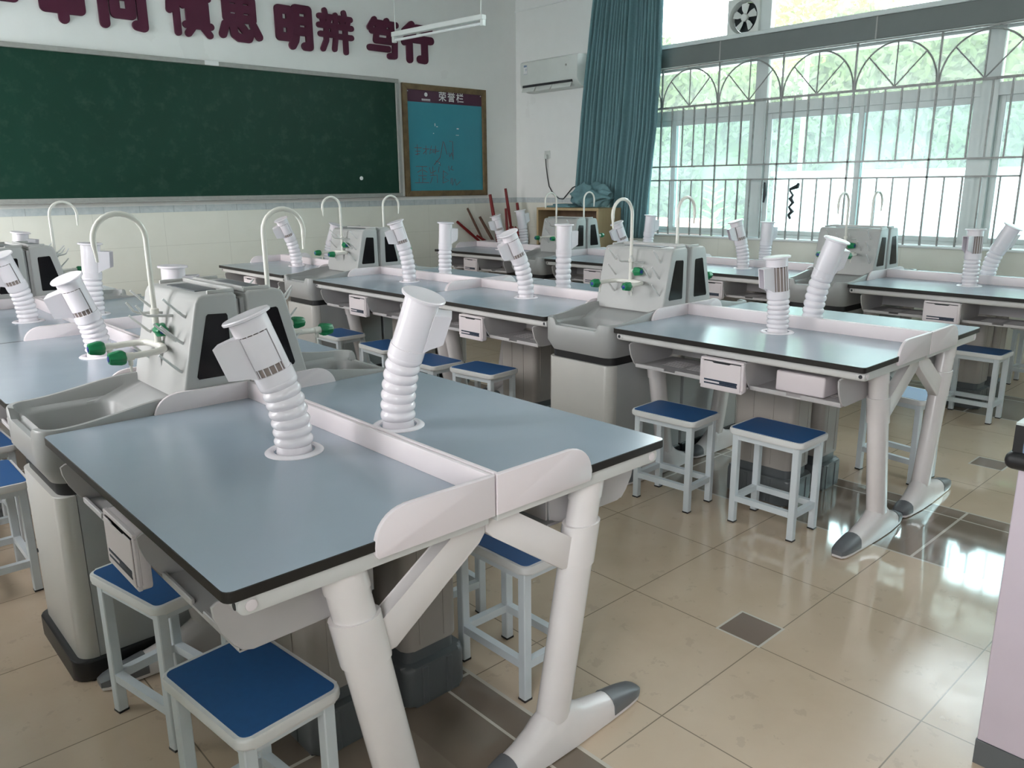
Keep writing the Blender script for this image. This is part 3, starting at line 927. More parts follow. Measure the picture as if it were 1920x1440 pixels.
    for k in range(1, 15):
        t = PI - PI * 1.06 * k / 14
        top.append((px + 0.076 + 0.076 * math.cos(t), 0, 1.284 + 0.078 * math.sin(t)))
    tube(bm, goose, 0.0105, 12)
    lathe(bm, [(0.010, 1.045), (0.0135, 1.047), (0.0135, 1.062), (0.009, 1.066)], 14, Matrix.Translation((px, 0, 0)))
    tube(bm, top, 0.0085, 12)
    e = Vector(top[-1]); d = (e - Vector(top[-2])).normalized()
    tube(bm, [e, e + d * 0.012, e + d * 0.05], [0.0085, 0.0062, 0.0042], 10)
    for s in (-1, 1):
        tube(bm, [(px, 0, 0.945), (px + 0.002, s * 0.045, 0.945), (px + 0.012, s * 0.082, 0.945), (px + 0.035, s * 0.099, 0.944), (px + 0.07, s * 0.104, 0.943), (0.322, s * 0.104, 0.941)], [0.012, 0.0115, 0.011, 0.0105, 0.010, 0.010], 12)
        tube(bm, [(0.308, s * 0.104, 0.943), (0.308, s * 0.104, 0.915), (0.308, s * 0.104, 0.913), (0.308, s * 0.104, 0.893)], [0.008, 0.007, 0.0045, 0.0035], 10)
        lathe(bm, [(0.0125, 0), (0.0125, 0.024)], 14, frame_to((0.298, s * 0.104, 0.941), (1, 0, 0)))
    tube(bm, [(px, 0, 0.945), (fx(0.945), 0, 0.945)], 0.013, 12)
    tube(bm, [(px, 0, 1.0), (px, 0.03, 1.0)], 0.009, 10)
    tap = obj('tap', bm, M['gloss'], r)
    for (p, d) in (((0.322, 0.104, 0.941), (1, 0, 0)), ((0.322, -0.104, 0.941), (1, 0, 0)), ((px, 0.026, 1.0), (0.1, 1, 0))):
        bm = newbm(); fm = frame_to(p, d)
        prof = [(0.017, 0), (0.0215, 0.006), (0.0225, 0.016), (0.018, 0.042), (0.015, 0.047)]
        rings = []
        for (rd, z) in prof:
            rings.append(ring(bm, [fm @ Vector((rd * (1 + 0.09 * math.cos(6 * t)) * math.cos(t), rd * (1 + 0.09 * math.cos(6 * t)) * math.sin(t), z)) for t in [2 * PI * k / 36 for k in range(36)]]))
        skin(bm, rings)
        lathe(bm, [(0.0095, 0.045), (0.0095, 0.0485), (0.007, 0.0495)], 14, fm, mat=1)
        obj('knob', bm, [M['green'], M['blue']], tap)
    return r


sproto = make_sink()
first = True
for i in range(3):
    for k, yc in enumerate((1.424, 4.279)):
        for s in 'LR':
            o = sproto if first else copy_tree(sproto); first = False
            o.location = (ISL[i] + (-0.0065 if s == 'L' else 0.0065), yc + ISO[i], 0); o.rotation_euler = (0, 0, PI if s == 'L' else 0)
            tag(o, 'grey sink unit facing %s, %s end of the %s, gooseneck tap and green knobs' % (SIDE[s], ('near', 'far')[k], ROW[i]), 'sink', 'sink units between the desks')

# ------------------------------------------------------------------ stools


def make_stool():
    r = thing('stool', None, 'stool')
    bm = newbm(); prism(bm, rrect(-0.1175, 0.1175, -0.17, 0.17, 0.026, 5), 'xy', 0.403, 0.4285, bev=0.007, seg=3); obj('seat', bm, M['seat'], r)
    bm = newbm(); prism(bm, rrect(-0.108, 0.108, -0.160, 0.160, 0.018, 5), 'xy', 0.428, 0.4297); obj('seat_cover', bm, M['pad'], r, smooth=0)
    for sx in (-1, 1):
        for sy in (-1, 1):
            bm = newbm(); x, y = sx * 0.090, sy * 0.1375
            bx(bm, x - 0.014, x + 0.014, y - 0.014, y + 0.014, 0.004, 0.404, 0.0025, 1)
            bx(bm, x - 0.0145, x + 0.0145, y - 0.0145, y + 0.0145, 0.0, 0.0065, mat=1)
            obj('leg', bm, [M['stool'], M['black']], r)
    bm = newbm()
    for s in (-1, 1):
        bx(bm, s * 0.090 - 0.012, s * 0.090 + 0.012, -0.124, 0.124, 0.378, 0.403); bx(bm, -0.077, 0.077, s * 0.1375 - 0.012, s * 0.1375 + 0.012, 0.378, 0.403)
    obj('seat_frame', bm, M['stool'], r)
    for s in (-1, 1):
        bm = newbm(); bx(bm, s * 0.090 - 0.0115, s * 0.090 + 0.0115, -0.124, 0.124, 0.100, 0.125); obj('stretcher', bm, M['stool'], r)
        bm = newbm(); bx(bm, -0.077, 0.077, s * 0.1375 - 0.0115, s * 0.1375 + 0.0115, 0.100, 0.125); obj('stretcher', bm, M['stool'], r)
    return r


STOOLS = [  # x, y, turn, label
    (-0.470, 0.261, 6, 'blue-topped white stool closest to the camera, left side of the left row'),
    (-0.433, 0.885, 11.6, 'blue-topped stool turned askew in front of the nearest sink cabinet, left row'),
    (-0.640, 2.090, 0, 'blue-topped stool at the left picture edge, just past the nearest sink'),
    (-0.580, 2.600, 2, 'blue-topped stool behind another at the left picture edge, beyond the sink'),
    (0.408, 0.390, 0, 'blue-topped stool behind the right leg of the nearest desk pair'),
    (0.455, 0.850, -3, 'stool mostly hidden behind the duct box, right side of the left row'),
    (1.920, 0.397, 0, 'blue-topped stool nearest the aisle, left side of the middle row'),
    (1.850, 0.870, 3, 'blue-topped stool beside the near sink, left side of the middle row'),
    (1.800, 2.160, 6, 'blue-topped stool just past the near sink, left side of the middle row'),
    (1.720, 2.545, 0, 'blue-topped stool behind the white exhaust arm, left side of the middle row'),
    (1.785, 3.130, -4, 'blue-topped stool in front of the third left desk, middle row, nearer one'),
    (1.800, 3.740, 0, 'blue-topped stool beside the far sink, left side of the middle row'),
    (2.940, 0.300, -8, 'stool with glare on its top, right side of the middle row'),
    (2.930, 2.230, 0, 'stool seen through the legs under the second pair, middle row right side'),
    (4.288, 0.398, 0, 'blue-topped stool on the left side of the window row, near the counter'),
    (5.470, 0.360, 0, 'stool on the window side of the window row, against the wall'),
]
stp = make_stool(); first = True
for (x, y, a, lab) in STOOLS:
    o = stp if first else copy_tree(stp); first = False
    o.location = (x, y, 0); o.rotation_euler = (0, 0, math.radians(a))
    tag(o, lab, 'stool', 'blue-topped stools at the desks')

# white plastic box lying in a tray
bm = newbm(); bx(bm, -0.075, 0.075, -0.105, 0.105, 0, 0.085, 0.008, 3)
tag(obj('storage_box', bm, M['white'], loc=(1.955, 0.300, 0.608)), 'white plastic box lying in the desk tray of the middle row', 'box')

# ------------------------------------------------------------------ things on the board wall
CHARS = {
    'xue': [[(.2, .97), (.28, .82)], [(.48, 1.0), (.52, .84)], [(.82, .98), (.7, .82)], [(.06, .58), (.06, .72), (.94, .72), (.94, .58)], [(.28, .55), (.72, .55), (.52, .42)], [(.04, .3), (.96, .3)], [(.52, .44), (.52, .05), (.36, .04)]],
    'shen': [[(.5, 1.0), (.54, .92)], [(.08, .68), (.08, .83), (.92, .83), (.92, .68)], [(.16, .60), (.84, .60), (.84, .22), (.16, .22), (.16, .60)], [(.16, .41), (.84, .41)], [(.5, .72), (.5, .02)]],
    'wen': [[(.10, .78), (.10, .03)], [(.18, .98), (.30, .88)], [(.42, .92), (.92, .92), (.92, .03), (.78, .05)], [(.34, .64), (.68, .64), (.68, .26), (.34, .26), (.34, .64)]],
    'careful': [[(.17, .97), (.17, .02)], [(.03, .76), (.01, .52)], [(.30, .80), (.34, .66)], [(.42, .87), (.98, .87)], [(.69, .99), (.69, .74)], [(.48, .74), (.90, .74), (.90, .31), (.48, .31), (.48, .74)], [(.48, .60), (.90, .60)], [(.48, .45), (.90, .45)], [(.38, .22), (1.0, .22)], [(.55, .18), (.42, .02)], [(.82, .18), (.96, .02)]],
    'think': [[(.16, .95), (.84, .95), (.84, .50), (.16, .50), (.16, .95)], [(.16, .73), (.84, .73)], [(.5, .95), (.5, .50)], [(.12, .34), (.03, .10)], [(.30, .38), (.33, .12), (.44, .05), (.70, .05), (.76, .18)], [(.46, .40), (.60, .24)], [(.84, .38), (.98, .12)]],
    'bright': [[(.06, .90), (.38, .90), (.38, .22), (.06, .22), (.06, .90)], [(.06, .56), (.38, .56)], [(.56, .96), (.94, .96), (.94, .03), (.80, .03)], [(.56, .96), (.56, .40), (.51, .16), (.42, .02)], [(.56, .67), (.94, .67)], [(.56, .40), (.94, .40)]],
    'tell': [[(.20, .99), (.22, .90)], [(.03, .84), (.40, .84)], [(.11, .80), (.15, .68)], [(.33, .80), (.28, .68)], [(.01, .62), (.42, .62)], [(.04, .40), (.40, .40)], [(.23, .62), (.21, .25), (.10, .03)],
             [(.52, .90), (.51, .40), (.45, .05)], [(.50, .55), (.42, .50)], [(.78, .99), (.80, .90)], [(.62, .84), (.98, .84)], [(.69, .80), (.73, .68)], [(.91, .80), (.87, .68)], [(.58, .62), (1.0, .62)], [(.60, .38), (.99, .38)], [(.80, .62), (.80, .00)]],
    'firm': [[(.22, .98), (.05, .76)], [(.16, .90), (.46, .90)], [(.30, .88), (.34, .77)], [(.64, .98), (.50, .76)], [(.60, .90), (.96, .90)], [(.76, .88), (.82, .77)], [(.12, .68), (.74, .68), (.70, .44)], [(.28, .66), (.24, .43), (.90, .43), (.88, .05), (.70, .04)], [(.02, .22), (.66, .22)]],
    'act': [[(.30, .98), (.05, .78)], [(.34, .76), (.03, .50)], [(.20, .60), (.20, .02)], [(.46, .90), (.95, .90)], [(.40, .60), (1.0, .60)], [(.76, .60), (.76, .04), (.58, .05)]],
}


def wall_char(key, x0, size, wid, label, z0=2.775):
    bm = newbm(); n = 0
    for st in CHARS[key]:
        for (a, b) in zip(st, st[1:]):
            a = Vector(a) * size; b = Vector(b) * size; d = (b - a)
            L = d.length; d.normalize(); p = Vector((-d.y, d.x)); rad = wid / 2
            poly = []
            ang = math.atan2(d.y, d.x)
            for k in range(9):
                t = ang - PI / 2 + PI * k / 8; poly.append((b.x + rad * math.cos(t), b.y + rad * math.sin(t)))
            for k in range(9):
                t = ang + PI / 2 + PI * k / 8; poly.append((a.x + rad * math.cos(t), a.y + rad * math.sin(t)))
            n += 1
            prism(bm, poly, 'xz', 0, -0.022 - 0.0002 * n)
    o = obj('wall_character', bm, M['maroon'], loc=(x0, YB, z0))
    tag(o, label, 'wall lettering', 'maroon slogan characters above the blackboard')


wall_char('xue', 0.26, 0.40, 0.077, 'maroon cut-out character 学, cut off by the top left corner')
wall_char('shen', 0.80, 0.38, 0.082, 'maroon cut-out character 审 above the blackboard, left end')
wall_char('wen', 1.262, 0.38, 0.082, 'maroon cut-out character 问, second pair above the blackboard')
wall_char('careful', 1.845, 0.36, 0.062, 'maroon cut-out character 慎 above the blackboard, before 思')
wall_char('think', 2.305, 0.37, 0.074, 'maroon cut-out character 思 above the blackboard, after 慎')
wall_char('bright', 2.86, 0.36, 0.079, 'maroon cut-out character 明 above the blackboard, before 辨')
wall_char('tell', 3.31, 0.375, 0.055, 'maroon cut-out character 辨 above the blackboard, after 明')
wall_char('firm', 3.89, 0.365, 0.064, 'maroon cut-out character 笃 above the blackboard, before 行')
wall_char('act', 4.335, 0.365, 0.082, 'maroon cut-out character 行 behind the hanging lamp, last of the slogan')

bb = thing('blackboard', 'long green chalkboard in a grey metal frame on the far wall', 'blackboard', (2.23, YB, 1.318))
bm = newbm(); bx(bm, -1.96, 1.96, -0.022, 0.0, 0.045, 1.205); obj('writing_surface', bm, M['board'], bb, smooth=0)
bm = newbm()
bx(bm, -2.0, 2.0, -0.04, 0.0, 1.203, 1.243, 0.004, 1); bx(bm, -2.0, 2.0, -0.04, 0.0, 0.0, 0.045, 0.004, 1)
bx(bm, -2.0, -1.958, -0.038, 0.0, 0.045, 1.203, 0.004, 1); bx(bm, 1.958, 2.0, -0.038, 0.0, 0.045, 1.203, 0.004, 1)
obj('board_frame', bm, M['alu'], bb)
bm = newbm(); bx(bm, -2.0, 2.0, -0.075, -0.038, 0.0, 0.012, 0.003, 1); obj('chalk_ledge', bm, M['alu'], bb)
bm = newbm(); bx(bm, -0.125, 0.005, -0.046, -0.036, 1.206, 1.246, 0.002, 1); obj('top_clip', bm, M['paper'], bb)
bm = newbm(); lathe(bm, [(0.020, 0), (0.020, 0.006), (0.014, 0.009)], 18, frame_to((1.475, -0.0215, 0.205), (0, -1, 0))); obj('round_magnet', bm, M['paper'], bb)

nb = thing('notice_board', 'teal honour board with plum header in a mottled brown wooden frame', 'notice board', (4.882, YB, 1.322))
W2, H2, FB = 0.602, 1.212, 0.062
bm = newbm()
prism(bm, [(-W2, 0), (W2, 0), (W2 - FB, FB), (-W2 + FB, FB)], 'xz', -0.032, 0, bev=0.005)
prism(bm, [(-W2, H2), (-W2 + FB, H2 - FB), (W2 - FB, H2 - FB), (W2, H2)], 'xz', -0.032, 0, bev=0.005)
prism(bm, [(-W2, 0), (-W2 + FB, FB), (-W2 + FB, H2 - FB), (-W2, H2)], 'xz', -0.032, 0, bev=0.005)
prism(bm, [(W2, 0), (W2, H2), (W2 - FB, H2 - FB), (W2 - FB, FB)], 'xz', -0.032, 0, bev=0.005)
obj('frame', bm, M['oldframe'], nb)
bm = newbm(); bx(bm, -W2 + FB - 0.004, W2 - FB + 0.004, -0.014, -0.002, FB - 0.004, 1.026); obj('panel', bm, M['teal'], nb, smooth=0)
bm = newbm(); bx(bm, -W2 + FB - 0.004, W2 - FB + 0.004, -0.0145, -0.002, 1.024, H2 - FB + 0.004); hd = obj('header', bm, M['header'], nb, smooth=0)


def text_mesh(name, body, size, offset, depth, m, parent, loc, spacing=1.0):
    cu = bpy.data.curves.new(name, 'FONT'); cu.body = body; cu.size = size; cu.offset = offset; cu.extrude = depth
    cu.align_x = 'CENTER'; cu.align_y = 'CENTER'; cu.space_character = spacing; cu.resolution_u = 3
    t = bpy.data.objects.new('tmp_text', cu); COL.objects.link(t)
    dg = bpy.context.evaluated_depsgraph_get(); me = bpy.data.meshes.new_from_object(t.evaluated_get(dg))
    bpy.data.objects.remove(t)
    me.transform(Matrix.Rotation(PI / 2, 4, 'X')); me.materials.clear(); me.materials.append(m); me.name = name
    o = bpy.data.objects.new(name, me); COL.objects.link(o); o.parent = parent; o.location = loc
    return o


text_mesh('header_text', '荣誉栏', 0.112, 0.0012, 0.001, M['paper'], hd, (0.085, -0.0160, 1.092), 1.28)
bm = newbm()
lathe(bm, [(0.022, 0), (0.022, 0.001)], 20, frame_to((-0.275, -0.0145, 1.108), (0, -1, 0)))
for k in range(9):
    bx(bm, -0.335 + k * 0.0135, -0.326 + k * 0.0135, -0.0155, -0.0145, 1.048, 1.062)
bx(bm, -0.335, -0.217, -0.0155, -0.0145, 1.040, 1.0435)
obj('school_crest', bm, M['paper'], hd, smooth=0)
bm = newbm()
for p in ((-0.525, 1.133), (0.525, 1.138)):
    lathe(bm, [(0.007, 0), (0.007, 0.003)], 10, frame_to((p[0], -0.0145, p[1]), (0, -1, 0)))
for (x, z, a, b) in ((-0.165, 0.775, .008, .03), (-0.142, 0.766, .02, .008), (0.155, 0.752, .03, .012), (-0.19, 0.69, .010, .010), (0.14, 0.683, .045, .006), (-0.12, 0.365, .008, .008)):
    bx(bm, x, x + a, -0.0155, -0.0138, z, z + b)
obj('paper_scraps', bm, M['paper'], nb, smooth=0)
bm = newbm()
SCR = [[(-.46, .47), (-.36, .47)], [(-.42, .51), (-.42, .38)], [(-.45, .43), (-.38, .43)], [(-.45, .39), (-.39, .40)], [(-.34, .46), (-.25, .46)], [(-.30, .50), (-.30, .39)], [(-.29, .45), (-.34, .40)],
       [(-.22, .50), (-.25, .40), (-.19, .44)], [(-.24, .45), (-.14, .45)], [(-.16, .50), (-.17, .40)], [(-.20, .42), (-.11, .44)], [(-.05, .56), (-.10, .36)], [(-.04, .55), (0, .40)], [(.03, .42), (.04, .37), (.07, .42), (.08, .38)], [(.04, .56), (.09, .56), (.09, .34)],
       [(-.10, .36), (-.19, .27)], [(-.17, .32), (-.11, .30), (-.10, .26)], [(-.45, .25), (-.29, .25)], [(-.36, .25), (-.36, .15)], [(-.37, .21), (-.43, .18)], [(-.35, .21), (-.29, .18)], [(-.42, .14), (-.30, .14)], [(-.36, .14), (-.36, .06)], [(-.41, .11), (-.41, .06)], [(-.36, .10), (-.31, .10)], [(-.47, .055), (-.27, .055)],
       [(-.26, .24), (-.24, .17), (-.17, .20)], [(-.21, .25), (-.21, .14)], [(-.25, .14), (-.15, .15), (-.15, .05)], [(-.22, .12), (-.25, .05)], [(-.12, .25), (-.13, .18)], [(.02, .26), (.03, .20)], [(.07, .26), (.05, .22), (.09, .21)],
       [(-.06, .20), (-.07, .05)], [(-.06, .20), (.01, .16), (-.06, .12), (.02, .08), (-.07, .05)], [(.05, .11), (.05, .04)], [(.07, .11), (.07, .02), (.11, .10), (.13, .02), (.19, .07)]]
for st in SCR:
    tube(bm, [Vector((x, -0.0140, 0.10 + z * 0.92)) for x, z in st], 0.0030, 5)
obj('marker_scribble', bm, M['ink'], nb, smooth=0)

# air conditioner on the window wall
ac = thing('air_conditioner', 'white wall air conditioner beside the teal curtain', 'air conditioner', (XW, 5.645, 2.50))
bm = newbm(); prism(bm, [(0, 0.345), (-0.175, 0.342), (-0.205, 0.325), (-0.210, 0.10), (-0.190, 0.055), (-0.135, 0.012), (-0.08, 0.0), (0, 0.0)], 'xz', -0.46, 0.46, bev=0.008)
obj('body', bm, M['ac'], ac)
bm = newbm()
bx(bm, -0.2065, -0.150, -0.38, 0.42, 0.052, 0.076)
obj('air_outlet', bm, M['dark'], ac, smooth=0)
for (a, b) in ((-0.36, -0.06), (-0.04, 0.20), (0.22, 0.43)):
    bm = newbm(); bx(bm, -0.036, 0.036, a, b, -0.005, 0.005, 0.002, 1, mtx=Matrix.Translation((-0.196, 0, 0.030)) @ Matrix.Rotation(math.radians(-62), 4, 'Y'))
    obj('louvre', bm, M['ac'], ac)
bm = newbm(); bx(bm, -0.2125, -0.209, 0.335, 0.395, 0.195, 0.300); st = obj('energy_sticker', bm, M['paper'], ac, smooth=0)
bm = newbm(); bx(bm, -0.2135, -0.212, 0.340, 0.390, 0.275, 0.297); bx(bm, -0.2135, -0.212, 0.340, 0.365, 0.250, 0.256); bx(bm, -0.2135, -0.212, 0.343, 0.363, 0.235, 0.241); bx(bm, -0.2135, -0.212, 0.338, 0.392, 0.197, 0.200)
obj('sticker_print', bm, M['cblue'], st, smooth=0)
bm = newbm(); lathe(bm, [(0.012, 0), (0.012, 0.003)], 16, frame_to((-0.2085, -0.29, 0.235), (-1, 0, 0))); obj('badge', bm, M['alu'], ac)

# socket with cable
so = thing('wall_socket', 'white wall socket with a plugged-in cable below the air conditioner', 'socket', (XW, 5.848, 1.79))
bm = newbm(); bx(bm, -0.012, 0, -0.045, 0.045, -0.045, 0.045, 0.004, 2); obj('socket_plate', bm, M['ac'], so)
bm = newbm(); bx(bm, -0.045, -0.011, -0.022, 0.022, -0.05, 0.0, 0.004, 1); obj('plug', bm, M['ac'], so)
bm = newbm()
P = [(5.965, 5.848, 1.745), (5.97, 5.846, 1.66), (5.985, 5.835, 1.52), (5.985, 5.81, 1.42), (5.985, 5.74, 1.33), (5.985, 5.64, 1.275), (5.985, 5.57, 1.27), (5.985, 5.50, 1.33), (5.985, 5.42, 1.40), (5.985, 5.34, 1.43)]
tube(bm, P, 0.006, 8)
tag(obj('power_cable', bm, M['cord']), 'dark cable sagging from the wall socket to behind the curtain', 'cable')

# ------------------------------------------------------------------ curtain
cu = thing('curtain', 'teal pleated curtain drawn to the left end of the windows', 'curtain', (0, 0, 0))
bm = newbm(); NU, NV = 190, 46
def interp(z, tab):
    for (z0, v0), (z1, v1) in zip(tab, tab[1:]):
        if z1 <= z <= z0:
            return v1 + (v0 - v1) * (z - z1) / (z0 - z1)
    return tab[-1][1] if z < tab[-1][0] else tab[0][1]
LT_ = [(3.5, 5.00), (3.35, 5.016), (2.05, 5.165), (1.41, 5.24), (0.8, 5.24)]
RT_ = [(3.5, 4.11), (2.6, 4.09), (2.0, 4.105), (1.4, 4.17), (0.8, 4.22)]
grid = []
for iu in range(NU + 1):
    u = iu / NU; col_ = []
    zb = 1.235 if u < 0.5 else (1.235 - (1.235 - 0.865) * min(1, (u - 0.5) / 0.05))
    for iv in range(NV + 1):
        v = iv / NV; z = 3.492 + (zb - 3.492) * v
        a, b = interp(z, LT_), interp(z, RT_)
        uu = u + 0.006 * math.sin(9 * u + 3 * v)
        y = a + (b - a) * uu
        ph = 2 * PI * 20 * u + 2.0 * math.sin(5 * u * PI) + 1.1 * math.sin(11 * u * PI + 1) + 0.7 * math.sin(3 * v + 8 * u)
        amp = (0.034 + 0.014 * math.sin(23 * u + 2) + 0.012 * v)
        x = 5.885 + amp * math.sin(ph) + 0.010 * math.sin(2 * ph + 1.3 + v) - 0.03 * math.sin(PI * v) * (1 - u)
        if z > 3.38: x = 5.885 + (x - 5.885) * 0.8
        col_.append(bm.verts.new((x, y, z)))
    grid.append(col_)
for iu in range(NU):
    for iv in range(NV):
        bm.faces.new((grid[iu][iv], grid[iu + 1][iv], grid[iu + 1][iv + 1], grid[iu][iv + 1]))
o = obj('curtain_cloth', bm, M['curtain'], cu, smooth=180)
sd = o.modifiers.new('cloth_thickness', 'SOLIDIFY'); sd.thickness = 0.003
# the gathered hem heaped on the cabinet
bm = newbm(); NA, NB = 72, 60; rings = []
for ib in range(NB + 1):
    t = ib / NB; rr_ = []
    for ia in range(NA):
        a = 2 * PI * ia / NA
        rad = math.sin(PI * (0.04 + 0.92 * t)) ** 0.6
        fold = 1 + 0.20 * math.sin(4 * a + 9 * t) + 0.14 * math.sin(7 * a - 15 * t) + 0.10 * math.sin(26 * t + 2 * a)
        yy = 4.87 + (t - 0.5) * 0.56
        zz = 1.192 + max(0.0, 0.115 + 0.125 * rad * fold * math.sin(a) * (1.0 + 0.25 * (t - 0.3)))
        xx = 5.71 + 0.12 * rad * fold * math.cos(a)
        rr_.append(Vector((xx, yy + 0.03 * math.sin(3 * a + t * 7), max(1.191, zz))))
    rings.append(ring(bm, rr_))
skin(bm, rings); obj('gathered_hem', bm, M['curtain'], cu, smooth=60)
bm = newbm(); bx(bm, 5.50, 5.76, 5.00, 5.37, 1.1885, 1.207, 0.007, 2); bx(bm, 5.53, 5.74, 5.06, 5.30, 1.206, 1.226, 0.008, 2); obj('curtain_corner', bm, M['curtain'], cu)
bm = newbm(); tube(bm, [(5.885, 5.2, 3.51), (5.885, -2.9, 3.51)], 0.014, 10)
for yy in (5.15, 3.0, 1.0, -1.0, -2.85):
    tube(bm, [(5.885, yy, 3.51), (6.0, yy, 3.51)], 0.008, 8)
tag(obj('curtain_rod', bm, M['alu']), 'grey curtain rod above the windows', 'curtain rod')

# wooden cabinet under the curtain
cb = thing('wooden_cabinet', 'pale wooden open cabinet in the far right corner under the curtain', 'cabinet', (5.45, 4.537, 0))
bm = newbm(); D_, Wd, Hh, t_ = 0.37, 0.941, 1.187, 0.028
bx(bm, 0, D_, 0, Wd, Hh - t_, Hh, 0.002, 1); obj('top_board', bm, M['oak'], cb)
for y0 in (0.0, Wd - t_):
    bm = newbm(); bx(bm, 0, D_, y0, y0 + t_, 0, Hh - t_, 0.002, 1); obj('side_board', bm, M['oak'], cb)
bm = newbm(); bx(bm, D_ - 0.012, D_ - 0.002, t_, Wd - t_, 0.05, Hh - t_); obj('back_board', bm, M['oakdark'], cb)
for z in (0.05, 0.42, 0.78):
    bm = newbm(); bx(bm, 0.01, D_ - 0.012, t_, Wd - t_, z, z + 0.02); obj('shelf', bm, M['oakdark'], cb)

# red sticks leaning in the corner
STK = [((5.007, 1.02), (5.302, .789), .013, 'red', 'red stick leaning lowest to the left in the far corner', 5.98),
       ((5.144, 1.172), (5.34, .794), .011, 'rawwood', 'brown stick with a knotted string, leaning in the far corner', 9),
       ((5.304, 1.066), (5.437, .847), .014, 'rawwood', 'short worn grey-brown stick leaning in the far corner', 9),
       ((5.443, 1.33), (5.48, 1.032), .016, 'red', 'red stick standing under the corner of the notice board', 9),
       ((5.667, 1.398), (5.718, .892), .014, 'red', 'tallest red stick leaning in the far corner', 9),
       ((5.828, 1.224), (5.844, .90), .015, 'red', 'upright red stick nearest the window wall in the far corner', 9),
       ((5.608, 1.16), (5.60, .80), .012, 'red', 'red stick partly hidden by the white exhaust arm, far corner', 9),
       ((5.112, .858), (5.226, .793), .012, 'red', 'short red stick lying lowest of the pile in the far corner', 5.98),
       ((5.79, 1.14), (5.80, .80), .012, 'rawwood', 'dark brown stick behind the red ones in the far corner', 9)]
for n, (a, b, rad, mk, lab, xlim) in enumerate(STK):
    dx, dz = b[0] - a[0], b[1] - a[1]
    t = -a[1] / dz; xe = a[0] + dx * t
    ze = rad * 1.2
    if xe > xlim: t = (xlim - a[0]) / dx; xe = xlim; ze = a[1] + dz * t
    ex = 0.05 if n == 8 else 0.0; yt = YB - rad - 0.002 - 0.034 * n - ex; ybm = YB - 0.12 - 0.040 * n - ex
    bm = newbm()
    p0, p1 = Vector((a[0], yt, a[1])), Vector((xe, ybm, ze))
    mid = [p0 + (p1 - p0) * k / 6 for k in range(7)]
    tube(bm, mid, [1.35 * rad * (0.85 + 0.2 * (k % 2)) for k in range(7)], 9)
    if n in (0, 1, 4):
        tube(bm, [mid[2] + Vector((-0.03, 0, -0.01)), mid[2] + Vector((0.02, -0.01, 0.0)), mid[2] + Vector((0.03, -0.01, -0.05))], 0.008, 7)
    tag(obj('wooden_stick', bm, M[mk]), lab, 'stick', 'sticks leaning in the far corner')
bm = newbm()
rg = []
for (z, rx) in ((0, 0.10), (0.3, 0.115), (0.6, 0.12), (0.84, 0.125), (0.90, 0.07), (0.93, 0.02)):
    rg.append(ring(bm, [Vector((5.50 + rx * (1 + 0.1 * math.sin(4 * t)) * math.cos(t), 5.90 + rx * 0.7 * math.sin(t), z + (0.03 * math.sin(3 * t) if z > 0.5 else 0))) for t in [2 * PI * k / 20 for k in range(20)]]))
skin(bm, rg)
tag(obj('rolled_banner', bm, M['red']), 'dull red cloth bundle standing among the sticks in the corner', 'bundle')

# ------------------------------------------------------------------ window bars: two welded grilles
PIT = 0.676


def grille(n0, n1, label):
    root = thing('window_grille', label, 'window bars', (5.985, 4.155 - (0.010 if n0 > 0 else 0.0), 0), 0, 'welded bars over the windows')
    ya, yb = -PIT * n1, -PIT * n0 - (0.02 if n0 > 0 else -0.0)
    hb = 0.0075
    def rail(z, h=hb):
        bm = newbm(); bx(bm, -h, h, ya, yb, z - h, z + h); obj('rail', bm, M['bar'], root, smooth=0)
    rail(2.572); rail(2.19, 0.010); rail(1.605); rail(1.468)
    for k in range(n0 if n0 < 0 else n0 + 1, n1 + 1):
        y = -PIT * k
        bm = newbm(); bx(bm, -hb, hb, y - hb, y + hb, 0.916, 2.572); obj('post', bm, M['bar'], root, smooth=0)
    for k in range(n0, n1):
        for j in range(1, 5):
            y = -PIT * k - PIT * j / 5
            bm = newbm(); bx(bm, -hb * 0.85, hb * 0.85, y - hb * 0.85, y + hb * 0.85, 1.605, 2.19); obj('bar', bm, M['bar'], root, smooth=0)
            bm = newbm(); bx(bm, -hb * 0.85, hb * 0.85, y - hb * 0.85, y + hb * 0.85, 0.916, 1.468); obj('bar', bm, M['bar'], root, smooth=0)
        yc = -PIT * (k + 0.5)
        bm = newbm(); ar = []
        for q in range(25):
            t = PI * q / 24; ar.append((0, yc + 0.328 * math.cos(t), 2.197 + 0.352 * math.sin(t)))
        tube(bm, ar, 0.0075, 8)
        for t in (PI * 0.25, PI * 0.5, PI * 0.75):
            tube(bm, [(0, yc, 2.197), (0, yc + 0.328 * math.cos(t), 2.197 + 0.352 * math.sin(t))], 0.006, 8)
        obj('arch', bm, M['bar'], root)


grille(-1, 5, 'dark steel window bars with arched tops beside the curtain')
grille(5, 10, 'dark steel window bars with arched tops at the right picture edge')

for (y0, z0, pts, lab) in ((2.985, 1.25, [(0, .0), (-.01, .07), (.005, .14), (0, .19)], 'upright black paint smear on the window pane beside the first post'),
                           (2.69, 1.10, [(0, 0), (.02, .035), (-.015, .07), (.02, .11), (-.015, .15), (.015, .19), (-.01, .22), (.03, .27), (-.05, .30), (-.06, .33)], 'black squiggly paint smear on the window pane right of the first post')):
    bm = newbm(); tube(bm, [Vector((0, y0 + a, z0 + b)) for a, b in pts], [0.012 + 0.010 * ((k * 7) % 3) / 2 for k in range(len(pts))], 8)
    tag(obj('paint_smear', bm, M['dark'], loc=(6.098, 0, 0)), lab, 'smear', 'paint smears on the glass')

